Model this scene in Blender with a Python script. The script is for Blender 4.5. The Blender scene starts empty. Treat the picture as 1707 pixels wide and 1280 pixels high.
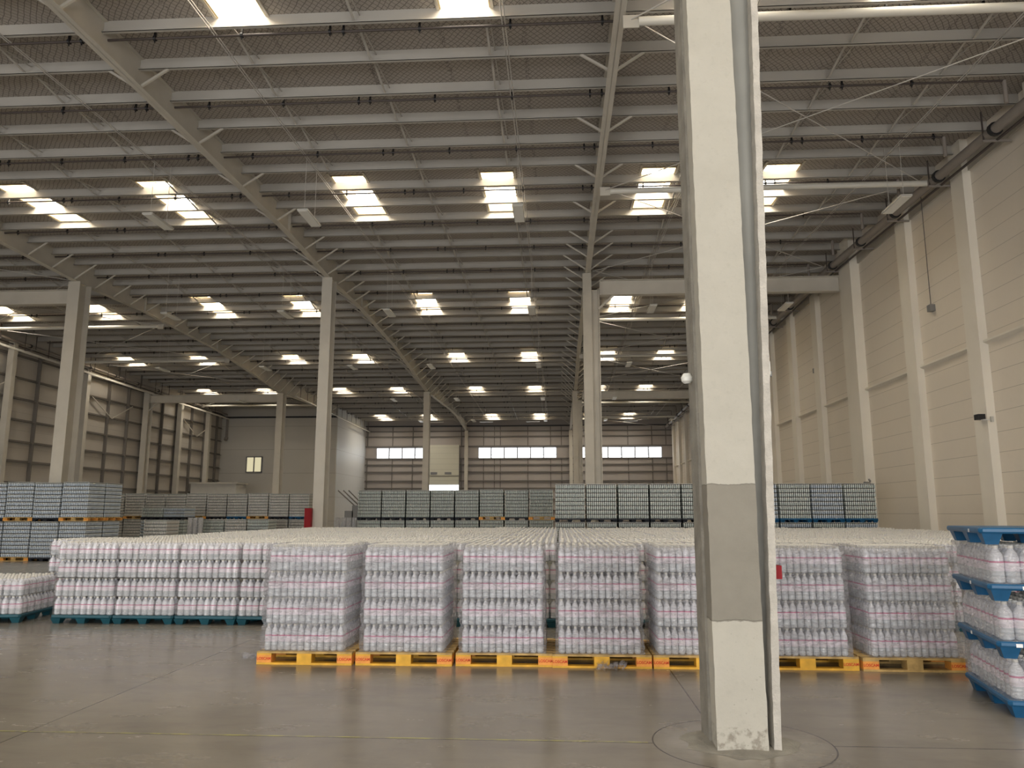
import bpy, math, random
import numpy as np
from mathutils import Vector, Matrix
random.seed(7)
R = random.Random(11)
scene = bpy.context.scene
COL = scene.collection

# ------------------------------------------------------------------ camera, world, exposure, big lights
cam_data = bpy.data.cameras.new('camera')
cam = bpy.data.objects.new('camera', cam_data)
COL.objects.link(cam)
cam_data.sensor_fit = 'HORIZONTAL'
cam_data.sensor_width = 36.0
cam_data.lens = 1280.0 / 1707.0 * 36.0
cam_data.clip_end = 300
cam.location = (0, 0, 1.7)
cam.rotation_euler = (math.radians(90 + 9.53), 0, math.radians(3.46))
scene.camera = cam
scene.view_settings.view_transform = 'Standard'
scene.view_settings.look = 'None'
scene.view_settings.gamma = 1.0
scene.view_settings.use_curve_mapping = False
scene.view_settings.exposure = 0.8
world = bpy.data.worlds.new('daylight')
scene.world = world
world.use_nodes = True
bg = world.node_tree.nodes['Background']
bg.inputs[0].default_value = (0.86, 0.92, 1.0, 1)
bg.inputs[1].default_value = 0.6
PANE_POWER = 14.0        # daylight coming through the roof lights
WINDOW_POWER = 2.4      # rear window bands
DOOR_POWER = 6.2        # unseen glowing doorways added behind the camera

# ------------------------------------------------------------------ materials
def new_mat(name):
    m = bpy.data.materials.new(name)
    m.use_nodes = True
    nt = m.node_tree
    return m, nt, nt.nodes['Principled BSDF'], nt.nodes['Material Output']

def simple(name, col, rough=0.6, metal=0.0, spec=0.5, vary=0.0, scale=3.0, bump=0.0, bscale=30.0):
    m, nt, b, out = new_mat(name)
    b.inputs['Base Color'].default_value = (*col, 1)
    b.inputs['Roughness'].default_value = rough
    b.inputs['Metallic'].default_value = metal
    b.inputs['Specular IOR Level'].default_value = spec
    if vary or bump:
        tc = nt.nodes.new('ShaderNodeTexCoord')
    if vary:
        n = nt.nodes.new('ShaderNodeTexNoise')
        n.inputs['Scale'].default_value = scale
        n.inputs['Detail'].default_value = 5
        r = nt.nodes.new('ShaderNodeValToRGB')
        r.color_ramp.elements[0].position = 0.3
        r.color_ramp.elements[1].position = 0.7
        r.color_ramp.elements[0].color = (*[c * (1 - vary) for c in col], 1)
        r.color_ramp.elements[1].color = (*[min(1, c * (1 + vary)) for c in col], 1)
        nt.links.new(tc.outputs['Object'], n.inputs['Vector'])
        nt.links.new(n.outputs['Fac'], r.inputs['Fac'])
        nt.links.new(r.outputs['Color'], b.inputs['Base Color'])
    if bump:
        n2 = nt.nodes.new('ShaderNodeTexNoise')
        n2.inputs['Scale'].default_value = bscale
        n2.inputs['Detail'].default_value = 4
        bp = nt.nodes.new('ShaderNodeBump')
        bp.inputs['Strength'].default_value = bump
        bp.inputs['Distance'].default_value = 0.02
        nt.links.new(tc.outputs['Object'], n2.inputs['Vector'])
        nt.links.new(n2.outputs['Fac'], bp.inputs['Height'])
        nt.links.new(bp.outputs['Normal'], b.inputs['Normal'])
    return m

def emit(name, col, power):
    m, nt, b, out = new_mat(name)
    nt.nodes.remove(b)
    e = nt.nodes.new('ShaderNodeEmission')
    e.inputs[0].default_value = (*col, 1)
    e.inputs[1].default_value = power
    nt.links.new(e.outputs[0], out.inputs[0])
    return m

def math_node(nt, op, a, b=None, c=None):
    n = nt.nodes.new('ShaderNodeMath')
    n.operation = op
    for i, v in enumerate((a, b, c)):
        if v is None:
            continue
        if isinstance(v, (int, float)):
            n.inputs[i].default_value = v
        else:
            nt.links.new(v, n.inputs[i])
    return n.outputs[0]

def band(nt, sock, centre, half):
    """1 where |sock-centre| < half"""
    return math_node(nt, 'LESS_THAN', math_node(nt, 'ABSOLUTE', math_node(nt, 'SUBTRACT', sock, centre)), half)

def mix_col(nt, fac, a, b):
    n = nt.nodes.new('ShaderNodeMix')
    n.data_type = 'RGBA'
    if isinstance(fac, (int, float)):
        n.inputs[0].default_value = fac
    else:
        nt.links.new(fac, n.inputs[0])
    for s, v in ((n.inputs[6], a), (n.inputs[7], b)):
        if isinstance(v, tuple):
            s.default_value = (*v, 1)
        else:
            nt.links.new(v, s)
    return n.outputs[2]

def noise(nt, vec, scale, detail=5, rough=0.55, dist=0.0):
    n = nt.nodes.new('ShaderNodeTexNoise')
    n.inputs['Scale'].default_value = scale
    n.inputs['Detail'].default_value = detail
    n.inputs['Roughness'].default_value = rough
    n.inputs['Distortion'].default_value = dist
    nt.links.new(vec, n.inputs['Vector'])
    return n.outputs['Fac']

def remap(nt, v, a, b, c, d):
    n = nt.nodes.new('ShaderNodeMapRange')
    nt.links.new(v, n.inputs[0])
    for i, x in enumerate((a, b, c, d)):
        n.inputs[i + 1].default_value = x
    return n.outputs[0]

def floor_material():
    m, nt, b, out = new_mat('polished_concrete')
    tc = nt.nodes.new('ShaderNodeTexCoord')
    P = tc.outputs['Object']
    sep = nt.nodes.new('ShaderNodeSeparateXYZ')
    nt.links.new(P, sep.inputs[0])
    X, Y = sep.outputs[0], sep.outputs[1]
    mp = nt.nodes.new('ShaderNodeMapping')
    mp.inputs['Scale'].default_value = (0.35, 1.0, 1.0)
    nt.links.new(P, mp.inputs[0])
    n1 = noise(nt, P, 0.45, 6, 0.6, 0.6)
    n2 = noise(nt, mp.outputs[0], 2.6, 7, 0.65, 0.3)
    n3 = noise(nt, P, 14.0, 5, 0.6)
    c = mix_col(nt, remap(nt, n1, 0.35, 0.65, 0, 1), (0.20, 0.180, 0.148), (0.27, 0.245, 0.205))
    c = mix_col(nt, remap(nt, n2, 0.50, 0.75, 0, 0.45), c, (0.16, 0.144, 0.116))
    c = mix_col(nt, remap(nt, n3, 0.5, 0.8, 0, 0.10), c, (0.30, 0.27, 0.23))
    # dark scuffs
    n4 = noise(nt, mp.outputs[0], 1.9, 3, 0.5, 0.2)
    c = mix_col(nt, remap(nt, n4, 0.72, 0.80, 0, 0.4), c, (0.13, 0.118, 0.10))
    # saw-cut joints
    jx = math_node(nt, 'PINGPONG', math_node(nt, 'ADD', X, 4.2 + 54.0), 2.7)
    jy = math_node(nt, 'PINGPONG', math_node(nt, 'ADD', Y, -6.17 + 38.8), 1.94)
    joint = math_node(nt, 'MAXIMUM', math_node(nt, 'LESS_THAN', jx, 0.006), math_node(nt, 'LESS_THAN', jy, 0.007))
    dx = math_node(nt, 'SUBTRACT', X, 1.35)
    dy = math_node(nt, 'SUBTRACT', Y, 6.2)
    rr = math_node(nt, 'SQRT', math_node(nt, 'ADD', math_node(nt, 'MULTIPLY', dx, dx), math_node(nt, 'MULTIPLY', dy, dy)))
    ring = band(nt, rr, 0.66, 0.006)
    inside = math_node(nt, 'LESS_THAN', rr, 0.66)
    joint = math_node(nt, 'MULTIPLY', joint, math_node(nt, 'SUBTRACT', 1.0, inside))
    joint = math_node(nt, 'MAXIMUM', joint, ring)
    # worn yellow line beside the joint
    yl = math_node(nt, 'MULTIPLY', band(nt, Y, 6.185, 0.02), math_node(nt, 'LESS_THAN', X, 0.65))
    yl = math_node(nt, 'MULTIPLY', yl, remap(nt, noise(nt, P, 6.0, 4), 0.42, 0.60, 0.1, 0.8))
    c = mix_col(nt, yl, c, (0.46, 0.44, 0.12))
    # pale cement smear round the column foot
    ed = remap(nt, math_node(nt, 'ADD', rr, math_node(nt, 'MULTIPLY', noise(nt, P, 5.0, 4), 0.45)), 0.45, 0.85, 0.75, 0)
    c = mix_col(nt, ed, c, (0.42, 0.40, 0.35))
    c = mix_col(nt, math_node(nt, 'MULTIPLY', joint, 0.8), c, (0.03, 0.027, 0.022))
    nt.links.new(c, b.inputs['Base Color'])
    nt.links.new(remap(nt, n2, 0.3, 0.7, 0.30, 0.18), b.inputs['Roughness'])
    b.inputs['Specular IOR Level'].default_value = 0.5
    bp = nt.nodes.new('ShaderNodeBump')
    bp.inputs['Strength'].default_value = 0.05
    bp.inputs['Distance'].default_value = 0.008
    bp.inputs['Strength'].default_value = 0.02
    nt.links.new(n1, bp.inputs['Height'])
    nt.links.new(bp.outputs[0], b.inputs['Normal'])
    return m

def net_material():
    m, nt, b, out = new_mat('insulation_under_wire_net')
    tc = nt.nodes.new('ShaderNodeTexCoord')
    P = tc.outputs['Object']
    wob = nt.nodes.new('ShaderNodeTexNoise')
    wob.inputs['Scale'].default_value = 1.6
    nt.links.new(P, wob.inputs['Vector'])
    add = nt.nodes.new('ShaderNodeVectorMath')
    add.operation = 'MULTIPLY_ADD'
    nt.links.new(wob.outputs['Color'], add.inputs[0])
    add.inputs[1].default_value = (0.16, 0.16, 0)
    nt.links.new(P, add.inputs[2])
    sep = nt.nodes.new('ShaderNodeSeparateXYZ')
    nt.links.new(add.outputs[0], sep.inputs[0])
    X, Y = sep.outputs[0], math_node(nt, 'MULTIPLY', sep.outputs[1], 0.8)
    u = math_node(nt, 'PINGPONG', math_node(nt, 'ADD', math_node(nt, 'ADD', X, Y), 200.0), 0.07)
    v = math_node(nt, 'PINGPONG', math_node(nt, 'ADD', math_node(nt, 'SUBTRACT', X, Y), 200.0), 0.07)
    line = math_node(nt, 'MAXIMUM', math_node(nt, 'LESS_THAN', u, 0.010), math_node(nt, 'LESS_THAN', v, 0.010))
    # the net's overlapping selvedges run along the bays
    ov = math_node(nt, 'PINGPONG', math_node(nt, 'ADD', sep.outputs[0], 200.35), 0.9)
    ovl = math_node(nt, 'MULTIPLY', math_node(nt, 'LESS_THAN', ov, 0.05), remap(nt, noise(nt, P, 22.0, 2), 0.52, 0.56, 0, 1))
    line = math_node(nt, 'MAXIMUM', line, ovl)
    n = noise(nt, P, 0.7, 4)
    base = mix_col(nt, n, (0.38, 0.345, 0.31), (0.47, 0.43, 0.39))
    c = mix_col(nt, math_node(nt, 'MULTIPLY', line, 0.75), base, (0.12, 0.11, 0.10))
    nt.links.new(c, b.inputs['Base Color'])
    b.inputs['Roughness'].default_value = 0.75
    return m

def panel_wall_material(name, base, joint_col, axis_v, step_z, off_z, step_h=None, rough=0.6, vary=0.05, jw=0.012):
    m, nt, b, out = new_mat(name)
    tc = nt.nodes.new('ShaderNodeTexCoord')
    P = tc.outputs['Object']
    sep = nt.nodes.new('ShaderNodeSeparateXYZ')
    nt.links.new(P, sep.inputs[0])
    H = sep.outputs[axis_v]
    line = math_node(nt, 'LESS_THAN', math_node(nt, 'PINGPONG', math_node(nt, 'ADD', sep.outputs[2], -off_z + 20 * step_z), step_z / 2), jw / 2)
    if step_h:
        line = math_node(nt, 'MAXIMUM', line, math_node(nt, 'LESS_THAN', math_node(nt, 'PINGPONG', math_node(nt, 'ADD', H, 40 * step_h), step_h / 2), jw / 2))
    n = noise(nt, P, 0.5, 5)
    n2 = noise(nt, P, 6.0, 5)
    c = mix_col(nt, n, tuple(x * (1 - vary) for x in base), tuple(min(1, x * (1 + vary)) for x in base))
    c = mix_col(nt, remap(nt, n2, 0.55, 0.8, 0, 0.15), c, tuple(x * 0.8 for x in base))
    c = mix_col(nt, math_node(nt, 'MULTIPLY', line, 0.75), c, joint_col)
    nt.links.new(c, b.inputs['Base Color'])
    b.inputs['Roughness'].default_value = rough
    return m

def column_concrete_material():
    """painted white render with a patch of bare fresh render"""
    m, nt, b, out = new_mat('patched_column_render')
    tc = nt.nodes.new('ShaderNodeTexCoord')
    P = tc.outputs['Object']
    sep = nt.nodes.new('ShaderNodeSeparateXYZ')
    nt.links.new(P, sep.inputs[0])
    Z = sep.outputs[2]
    n = noise(nt, P, 3.0, 6, 0.6)
    n2 = noise(nt, P, 18.0, 6, 0.65)
    nb = noise(nt, P, 9.0, 4)
    white = mix_col(nt, n, (0.42, 0.40, 0.345), (0.53, 0.51, 0.45))
    white = mix_col(nt, remap(nt, n2, 0.55, 0.75, 0, 0.35), white, (0.36, 0.34, 0.30))
    patch = mix_col(nt, n, (0.20, 0.185, 0.155), (0.31, 0.29, 0.245))
    zz = math_node(nt, 'ADD', Z, math_node(nt, 'MULTIPLY', math_node(nt, 'SUBTRACT', nb, 0.5), 0.05))
    inp = math_node(nt, 'MULTIPLY', math_node(nt, 'GREATER_THAN', zz, 0.915), math_node(nt, 'LESS_THAN', zz, 1.915))
    c = mix_col(nt, inp, white, patch)
    edge = math_node(nt, 'MAXIMUM', band(nt, zz, 0.915, 0.006), band(nt, zz, 1.915, 0.004))
    c = mix_col(nt, math_node(nt, 'MULTIPLY', edge, 0.6), c, (0.12, 0.11, 0.09))
    # grime and chips near the floor
    low = math_node(nt, 'MULTIPLY', math_node(nt, 'LESS_THAN', zz, 0.17), remap(nt, noise(nt, P, 25.0, 5), 0.45, 0.65, 0, 0.7))
    c = mix_col(nt, low, c, (0.20, 0.175, 0.14))
    chip = math_node(nt, 'MULTIPLY', remap(nt, noise(nt, P, 30.0, 3), 0.70, 0.74, 0, 0.6), math_node(nt, 'LESS_THAN', zz, 0.95))
    c = mix_col(nt, chip, c, (0.17, 0.155, 0.13))
    nt.links.new(c, b.inputs['Base Color'])
    b.inputs['Roughness'].default_value = 0.85
    bp = nt.nodes.new('ShaderNodeBump')
    bp.inputs['Strength'].default_value = 0.35
    bp.inputs['Distance'].default_value = 0.01
    nt.links.new(n2, bp.inputs['Height'])
    nt.links.new(bp.outputs[0], b.inputs['Normal'])
    return m

def film_material(name, opacity, wrinkle, tint=(0.93, 0.94, 1.0), zstretch=0.35):
    m, nt, b, out = new_mat(name)
    nt.nodes.remove(b)
    tc = nt.nodes.new('ShaderNodeTexCoord')
    mp = nt.nodes.new('ShaderNodeMapping')
    mp.inputs['Scale'].default_value = (1.0, 1.0, 1.0 / zstretch)
    mp.inputs['Rotation'].default_value = (0.25, 0.35, 0)
    nt.links.new(tc.outputs['Object'], mp.inputs[0])
    n = noise(nt, mp.outputs[0], wrinkle, 6, 0.7, 1.2)
    bp = nt.nodes.new('ShaderNodeBump')
    bp.inputs['Strength'].default_value = 1.0
    bp.inputs['Distance'].default_value = 0.09
    nt.links.new(n, bp.inputs['Height'])
    gl = nt.nodes.new('ShaderNodeBsdfGlossy')
    gl.inputs['Roughness'].default_value = 0.10
    gl.inputs['Color'].default_value = (*tint, 1)
    nt.links.new(bp.outputs[0], gl.inputs['Normal'])
    df = nt.nodes.new('ShaderNodeBsdfDiffuse')
    df.inputs['Color'].default_value = (*[c * 0.95 for c in tint], 1)
    nt.links.new(bp.outputs[0], df.inputs['Normal'])
    tr = nt.nodes.new('ShaderNodeBsdfTransparent')
    m1 = nt.nodes.new('ShaderNodeMixShader')
    m1.inputs[0].default_value = 0.45
    nt.links.new(df.outputs[0], m1.inputs[1])
    nt.links.new(gl.outputs[0], m1.inputs[2])
    m2 = nt.nodes.new('ShaderNodeMixShader')
    op = remap(nt, n, 0.40, 0.66, opacity * 0.5, min(1, opacity * 1.8))
    nt.links.new(op, m2.inputs[0])
    nt.links.new(tr.outputs[0], m2.inputs[1])
    nt.links.new(m1.outputs[0], m2.inputs[2])
    nt.links.new(m2.outputs[0], out.inputs[0])
    return m

M = {}
M['floor'] = floor_material()
M['net'] = net_material()
M['steel'] = simple('painted_steel', (0.56, 0.53, 0.47), 0.5, vary=0.06, scale=1.5)
M['steel_far'] = simple('weathered_painted_steel', (0.50, 0.465, 0.40), 0.55, vary=0.10, scale=1.2)
M['purlin'] = simple('galvanised_purlin', (0.46, 0.44, 0.405), 0.45, vary=0.05, scale=1.0)
M['tube'] = simple('white_painted_tube', (0.66, 0.64, 0.58), 0.35)
M['pipe_dark'] = simple('dark_sprinkler_pipe', (0.07, 0.055, 0.05), 0.5)
M['pipe_main'] = simple('grey_main_pipe', (0.27, 0.24, 0.215), 0.45)
M['black'] = simple('black_parts_and_gap_shade', (0.015, 0.015, 0.017), 0.5)
M['well'] = simple('cream_skylight_well', (0.50, 0.40, 0.24), 0.6)
M['pane'] = emit('daylight_through_skylight', (1.0, 0.92, 0.78), PANE_POWER)
M['window'] = emit('daylight_through_window', (0.93, 0.97, 1.0), WINDOW_POWER)
M['unseen_doorlight'] = emit('unseen_door_glow', (1.0, 0.98, 0.95), DOOR_POWER)
M['wall_right'] = panel_wall_material('painted_block_wall', (0.78, 0.715, 0.62), (0.36, 0.32, 0.27), 1, 0.525, 2.2, None, 0.7)
M['pilaster'] = simple('painted_pilaster', (0.82, 0.775, 0.685), 0.7, vary=0.04, scale=0.8)
M['wall_left'] = panel_wall_material('cladding_panel', (0.47, 0.44, 0.40), (0.25, 0.23, 0.20), 1, 1.0, 0.3, None, 0.6, 0.12)
M['wall_rear'] = panel_wall_material('pale_cladding', (0.42, 0.385, 0.365), (0.33, 0.30, 0.28), 0, 1.15, 0.3, None, 0.6, 0.06)
M['block'] = panel_wall_material('insulated_panel', (0.55, 0.53, 0.49), (0.27, 0.25, 0.22), 0, 2.1, 1.0, None, 0.5, 0.03, 0.03)
M['block_side_lit'] = panel_wall_material('insulated_panel_bluish_light', (0.70, 0.72, 0.74), (0.40, 0.40, 0.40), 1, 2.1, 1.0, None, 0.5, 0.03, 0.03)  # same room panels, with bluish daylight put into this side's colour
M['girt'] = simple('dark_girt', (0.17, 0.155, 0.14), 0.6)
M['door'] = panel_wall_material('dock_door_panel', (0.60, 0.59, 0.50), (0.36, 0.35, 0.30), 0, 0.55, 0.0, None, 0.5, 0.02, 0.02)
M['col_render'] = column_concrete_material()
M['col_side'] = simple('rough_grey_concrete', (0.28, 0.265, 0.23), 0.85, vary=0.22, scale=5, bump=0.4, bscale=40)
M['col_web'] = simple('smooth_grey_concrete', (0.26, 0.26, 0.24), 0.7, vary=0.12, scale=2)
M['col_strip'] = simple('pale_pitted_concrete', (0.50, 0.475, 0.43), 0.85, vary=0.12, scale=9, bump=0.5, bscale=50)
M['wood_yellow'] = simple('yellow_painted_wood', (0.74, 0.40, 0.035), 0.6, vary=0.22, scale=7)
M['wood_raw'] = simple('worn_pallet_board', (0.50, 0.33, 0.12), 0.7, vary=0.3, scale=9)
M['wood_orange'] = simple('orange_pallet_block', (0.80, 0.33, 0.06), 0.6, vary=0.15, scale=12)
M['stencil'] = simple('red_stencil_paint', (0.62, 0.05, 0.01), 0.6)
M['blue'] = simple('blue_plastic', (0.010, 0.10, 0.23), 0.4, vary=0.2, scale=4)
M['teal'] = simple('teal_plastic', (0.012, 0.085, 0.115), 0.45, vary=0.2, scale=4)
M['black_plastic'] = simple('black_plastic', (0.02, 0.025, 0.035), 0.5)
M['bottle'] = simple('water_in_clear_plastic', (0.76, 0.77, 0.83), 0.16, spec=0.8)
M['bottle_low'] = simple('water_in_ribbed_plastic', (0.64, 0.67, 0.71), 0.16, spec=0.8)
M['label'] = simple('pale_pink_label', (0.86, 0.80, 0.87), 0.4)
M['stripe'] = simple('magenta_stripe', (0.62, 0.20, 0.34), 0.4)
M['cap'] = simple('white_bottle_cap', (0.79, 0.77, 0.71), 0.3)
M['film'] = film_material('stretch_film', 0.36, 7.0)
M['shrink'] = film_material('shrink_film', 0.20, 10.0, (0.95, 0.94, 0.95), 0.6)
M['film_dense'] = film_material('bundled_film', 0.8, 12.0)
M['can'] = simple('empty_can', (0.47, 0.52, 0.50), 0.3, metal=0.25, vary=0.06, scale=4)
M['can_warm'] = simple('empty_can_pale', (0.54, 0.52, 0.49), 0.3, metal=0.25, vary=0.06, scale=4)
M['can_blue'] = simple('empty_can_blue', (0.42, 0.48, 0.55), 0.3, metal=0.25, vary=0.08, scale=4)
M['can_mid'] = simple('empty_can_rim', (0.66, 0.68, 0.66), 0.3)
M['tray'] = simple('cardboard_separator', (0.16, 0.145, 0.12), 0.8)
M['red'] = simple('red_enamel', (0.26, 0.006, 0.012), 0.55, spec=0.25)
M['white'] = simple('white_enamel', (0.85, 0.85, 0.80), 0.4)
M['lamp_box'] = simple('lamp_housing', (0.55, 0.54, 0.50), 0.4)
M['diffuser'] = simple('lamp_diffuser', (0.80, 0.79, 0.74), 0.3)
M['wire'] = simple('wire', (0.55, 0.53, 0.50), 0.5)
M['sticker'] = simple('paper_sticker', (0.85, 0.88, 0.92), 0.6)
M['frame'] = simple('window_frame', (0.22, 0.22, 0.23), 0.5)
M['room_pane'] = emit('lit_room_window', (0.95, 0.85, 0.55), 0.42)
M['cabin'] = simple('cabin_panel', (0.60, 0.59, 0.56), 0.6, vary=0.03)
M['grey_box'] = simple('grey_machine', (0.22, 0.22, 0.22), 0.5)

# ------------------------------------------------------------------ mesh collection
class MB:
    def __init__(s):
        s.v, s.f, s.m, s.mats, s.smooth = [], [], [], [], []
    def mi(s, name):
        if name not in s.mats:
            s.mats.append(name)
        return s.mats.index(name)
    def add(s, vs, fs, mat, smooth=False):
        o = len(s.v)
        s.v += [tuple(v) for v in vs]
        k = s.mi(mat)
        for f in fs:
            s.f.append(tuple(i + o for i in f))
            s.m.append(k)
            s.smooth.append(smooth)
    def box(s, x0, x1, y0, y1, z0, z1, mat):
        s.add([(x0, y0, z0), (x1, y0, z0), (x1, y1, z0), (x0, y1, z0), (x0, y0, z1), (x1, y0, z1), (x1, y1, z1), (x0, y1, z1)],
              [(0, 3, 2, 1), (4, 5, 6, 7), (0, 1, 5, 4), (1, 2, 6, 5), (2, 3, 7, 6), (3, 0, 4, 7)], mat)
        return s
    def hexa(s, b, t, mat):
        """b, t: four points each, counter-clockwise seen from above"""
        s.add(list(b) + list(t), [(0, 3, 2, 1), (4, 5, 6, 7), (0, 1, 5, 4), (1, 2, 6, 5), (2, 3, 7, 6), (3, 0, 4, 7)], mat)
        return s
    def bar(s, a, b, w, h, mat, up=(0, 0, 1)):
        a, b = Vector(a), Vector(b)
        d = (b - a).normalized()
        u = Vector(up)
        if abs(d.dot(u)) > 0.98:
            u = Vector((0, 1, 0))
        sd = d.cross(u).normalized() * (w / 2)
        uu = sd.cross(d).normalized() * (h / 2)
        q = []
        for p in (a, b):
            q += [p - sd - uu, p + sd - uu, p + sd + uu, p - sd + uu]
        s.add(q, [(0, 1, 2, 3), (7, 6, 5, 4), (0, 4, 5, 1), (1, 5, 6, 2), (2, 6, 7, 3), (3, 7, 4, 0)], mat)
        return s
    def tube(s, a, b, r, mat, n=10, r2=None):
        a, b = Vector(a), Vector(b)
        r2 = r if r2 is None else r2
        d = (b - a).normalized()
        u = Vector((0, 0, 1)) if abs(d.z) < 0.9 else Vector((1, 0, 0))
        x = d.cross(u).normalized()
        y = d.cross(x).normalized()
        vs = []
        for p, rr in ((a, r), (b, r2)):
            for i in range(n):
                t = 2 * math.pi * i / n
                vs.append(p + x * math.cos(t) * rr + y * math.sin(t) * rr)
        s.add(vs, [(i, (i + 1) % n, n + (i + 1) % n, n + i) for i in range(n)], mat, True)
        s.add(vs, [tuple(range(n))[::-1], tuple(range(n, 2 * n))], mat)
        return s
    def lathe(s, cx, cy, cz, prof, n, smooth=True, rot=0.0):
        """prof: list of (r, z, mat of the ring above)"""
        for i in range(len(prof) - 1):
            r0, z0, mt = prof[i]
            r1, z1, _ = prof[i + 1]
            ring = []
            for r, z in ((r0, z0), (r1, z1)):
                for k in range(n):
                    t = rot + 2 * math.pi * k / n
                    ring.append((cx + r * math.cos(t), cy + r * math.sin(t), cz + z))
            s.add(ring, [(k, (k + 1) % n, n + (k + 1) % n, n + k) for k in range(n)], mt, smooth)
        r, z, mt = prof[-1]
        s.add([(cx + r * math.cos(rot + 2 * math.pi * k / n), cy + r * math.sin(rot + 2 * math.pi * k / n), cz + z) for k in range(n)], [tuple(range(n))], mt)
        return s
    def sheet(s, vs, fs, mat, smooth=False):
        s.add(vs, fs, mat, smooth)
        return s
    def mesh(s, name):
        me = bpy.data.meshes.new(name)
        me.from_pydata(s.v, [], s.f)
        for k in s.mats:
            me.materials.append(M[k])
        me.polygons.foreach_set('material_index', s.m)
        me.polygons.foreach_set('use_smooth', s.smooth)
        me.update()
        return me
    def build(s, name, parent=None, loc=None, rz=0.0):
        return link(name, s.mesh(name), parent, loc, rz)

def link(name, me, parent=None, loc=None, rz=0.0):
    o = bpy.data.objects.new(name, me)
    COL.objects.link(o)
    if parent is not None:
        o.parent = parent
    if loc is not None:
        o.location = loc
    if rz:
        o.rotation_euler = (0, 0, rz)
    return o

def tag(o, label=None, cat=None, group=None, kind=None):
    for k, v in (('label', label), ('category', cat), ('group', group), ('kind', kind)):
        if v:
            o[k] = v
    return o

def thing(name, label, cat, loc=(0, 0, 0), rz=0.0, group=None, kind=None):
    o = link(name, None, None, loc, rz)
    o.empty_display_size = 0.1
    return tag(o, label, cat, group, kind)

def structure(o):
    o['kind'] = 'structure'
    return o

ORD = ['first', 'second', 'third', 'fourth', 'fifth', 'sixth', 'seventh', 'eighth', 'ninth', 'tenth', 'eleventh', 'twelfth', 'thirteenth',
       'fourteenth', 'fifteenth', 'sixteenth', 'seventeenth', 'eighteenth', 'nineteenth', 'twentieth', 'twenty-first', 'twenty-second', 'twenty-third',
       'twenty-fourth', 'twenty-fifth', 'twenty-sixth', 'twenty-seventh', 'twenty-eighth']

# ------------------------------------------------------------------ setting
AX, BX, CX, DX = 1.25, -9.35, -20.0, -29.95
XL, XR = -30.4, 11.4
Y0, YR = -12.0, 78.0
def zc(y):            # underside of the purlins
    return 11.85 - 0.022 * abs(y - 30.0)
CEIL = 0.30

structure(MB().sheet([(XL - 0.3, Y0, 0), (XR + 0.3, Y0, 0), (XR + 0.3, YR + 0.3, 0), (XL - 0.3, YR + 0.3, 0)], [(0, 1, 2, 3)], 'floor').build('floor'))

# ceiling with an opening for each skylight
SKY_X = [-28.3, -23.4, -17.25, -12.65, -6.42, -1.8, 3.12, 6.8]
SKY_Y = [(-1.6, 1.6), (10.9, 14.15), (21.95, 25.2), (35.0, 38.3), (46.35, 49.55), (58.05, 61.4), (72.0, 76.0)]
ys = sorted(set([Y0, 30.0, YR] + [round(v, 3) for p in SKY_Y for v in p]))
xs = sorted(set([XL, XR] + [round(x + d, 3) for x in SKY_X for d in (-0.5, 0.5)]))
cb = MB()
for j in range(len(ys) - 1):
    for i in range(len(xs) - 1):
        xm, ym = (xs[i] + xs[i + 1]) / 2, (ys[j] + ys[j + 1]) / 2
        if any(abs(xm - x) < 0.5 for x in SKY_X) and any(a < ym < b for a, b in SKY_Y):
            continue
        cb.sheet([(xs[i], ys[j], zc(ys[j]) + CEIL), (xs[i + 1], ys[j], zc(ys[j]) + CEIL), (xs[i + 1], ys[j + 1], zc(ys[j + 1]) + CEIL), (xs[i], ys[j + 1], zc(ys[j + 1]) + CEIL)],
                 [(3, 2, 1, 0)], 'net')
ceiling = structure(cb.build('ceiling'))

# right wall: painted panels, pilasters and ledge
wr = structure(MB().box(XR, XR + 0.3, Y0, YR + 0.3, 0, 12.2, 'wall_right').build('wall_right'))
PIL = [(17.3 - 3.55 * k, 0.65) for k in range(8, 0, -1)] + [(17.35, 0.65), (20.95, 0.65), (24.6, 0.7), (29.2, 1.15), (33.4, 0.65), (37.0, 0.65), (40.6, 0.65), (44.2, 0.65), (48.0, 0.65), (54.0, 1.15)] + [(58 + 3.6 * k, 0.65) for k in range(6)]
for y, w in PIL:
    d = 0.22 if w < 1 else 0.34
    MB().box(XR - d, XR + 0.01, y - w / 2, y + w / 2, 0, zc(y) + CEIL - 0.01, 'pilaster').build('pilaster', wr)
for (a, wa), (b_, wb) in zip(PIL[:-1], PIL[1:]):
    y0, y1 = a + wa / 2, b_ - wb / 2
    m = MB()
    m.hexa([(XR - 0.01, y0, 6.11), (XR + 0.01, y0, 6.11), (XR + 0.01, y1, 6.11), (XR - 0.01, y1, 6.11)],
           [(XR - 0.13, y0, 6.16), (XR + 0.01, y0, 6.16), (XR + 0.01, y1, 6.16), (XR - 0.13, y1, 6.16)], 'pilaster')
    m.box(XR - 0.13, XR + 0.01, y0, y1, 6.16, 6.21, 'pilaster')
    m.build('wall_ledge', wr)

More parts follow.
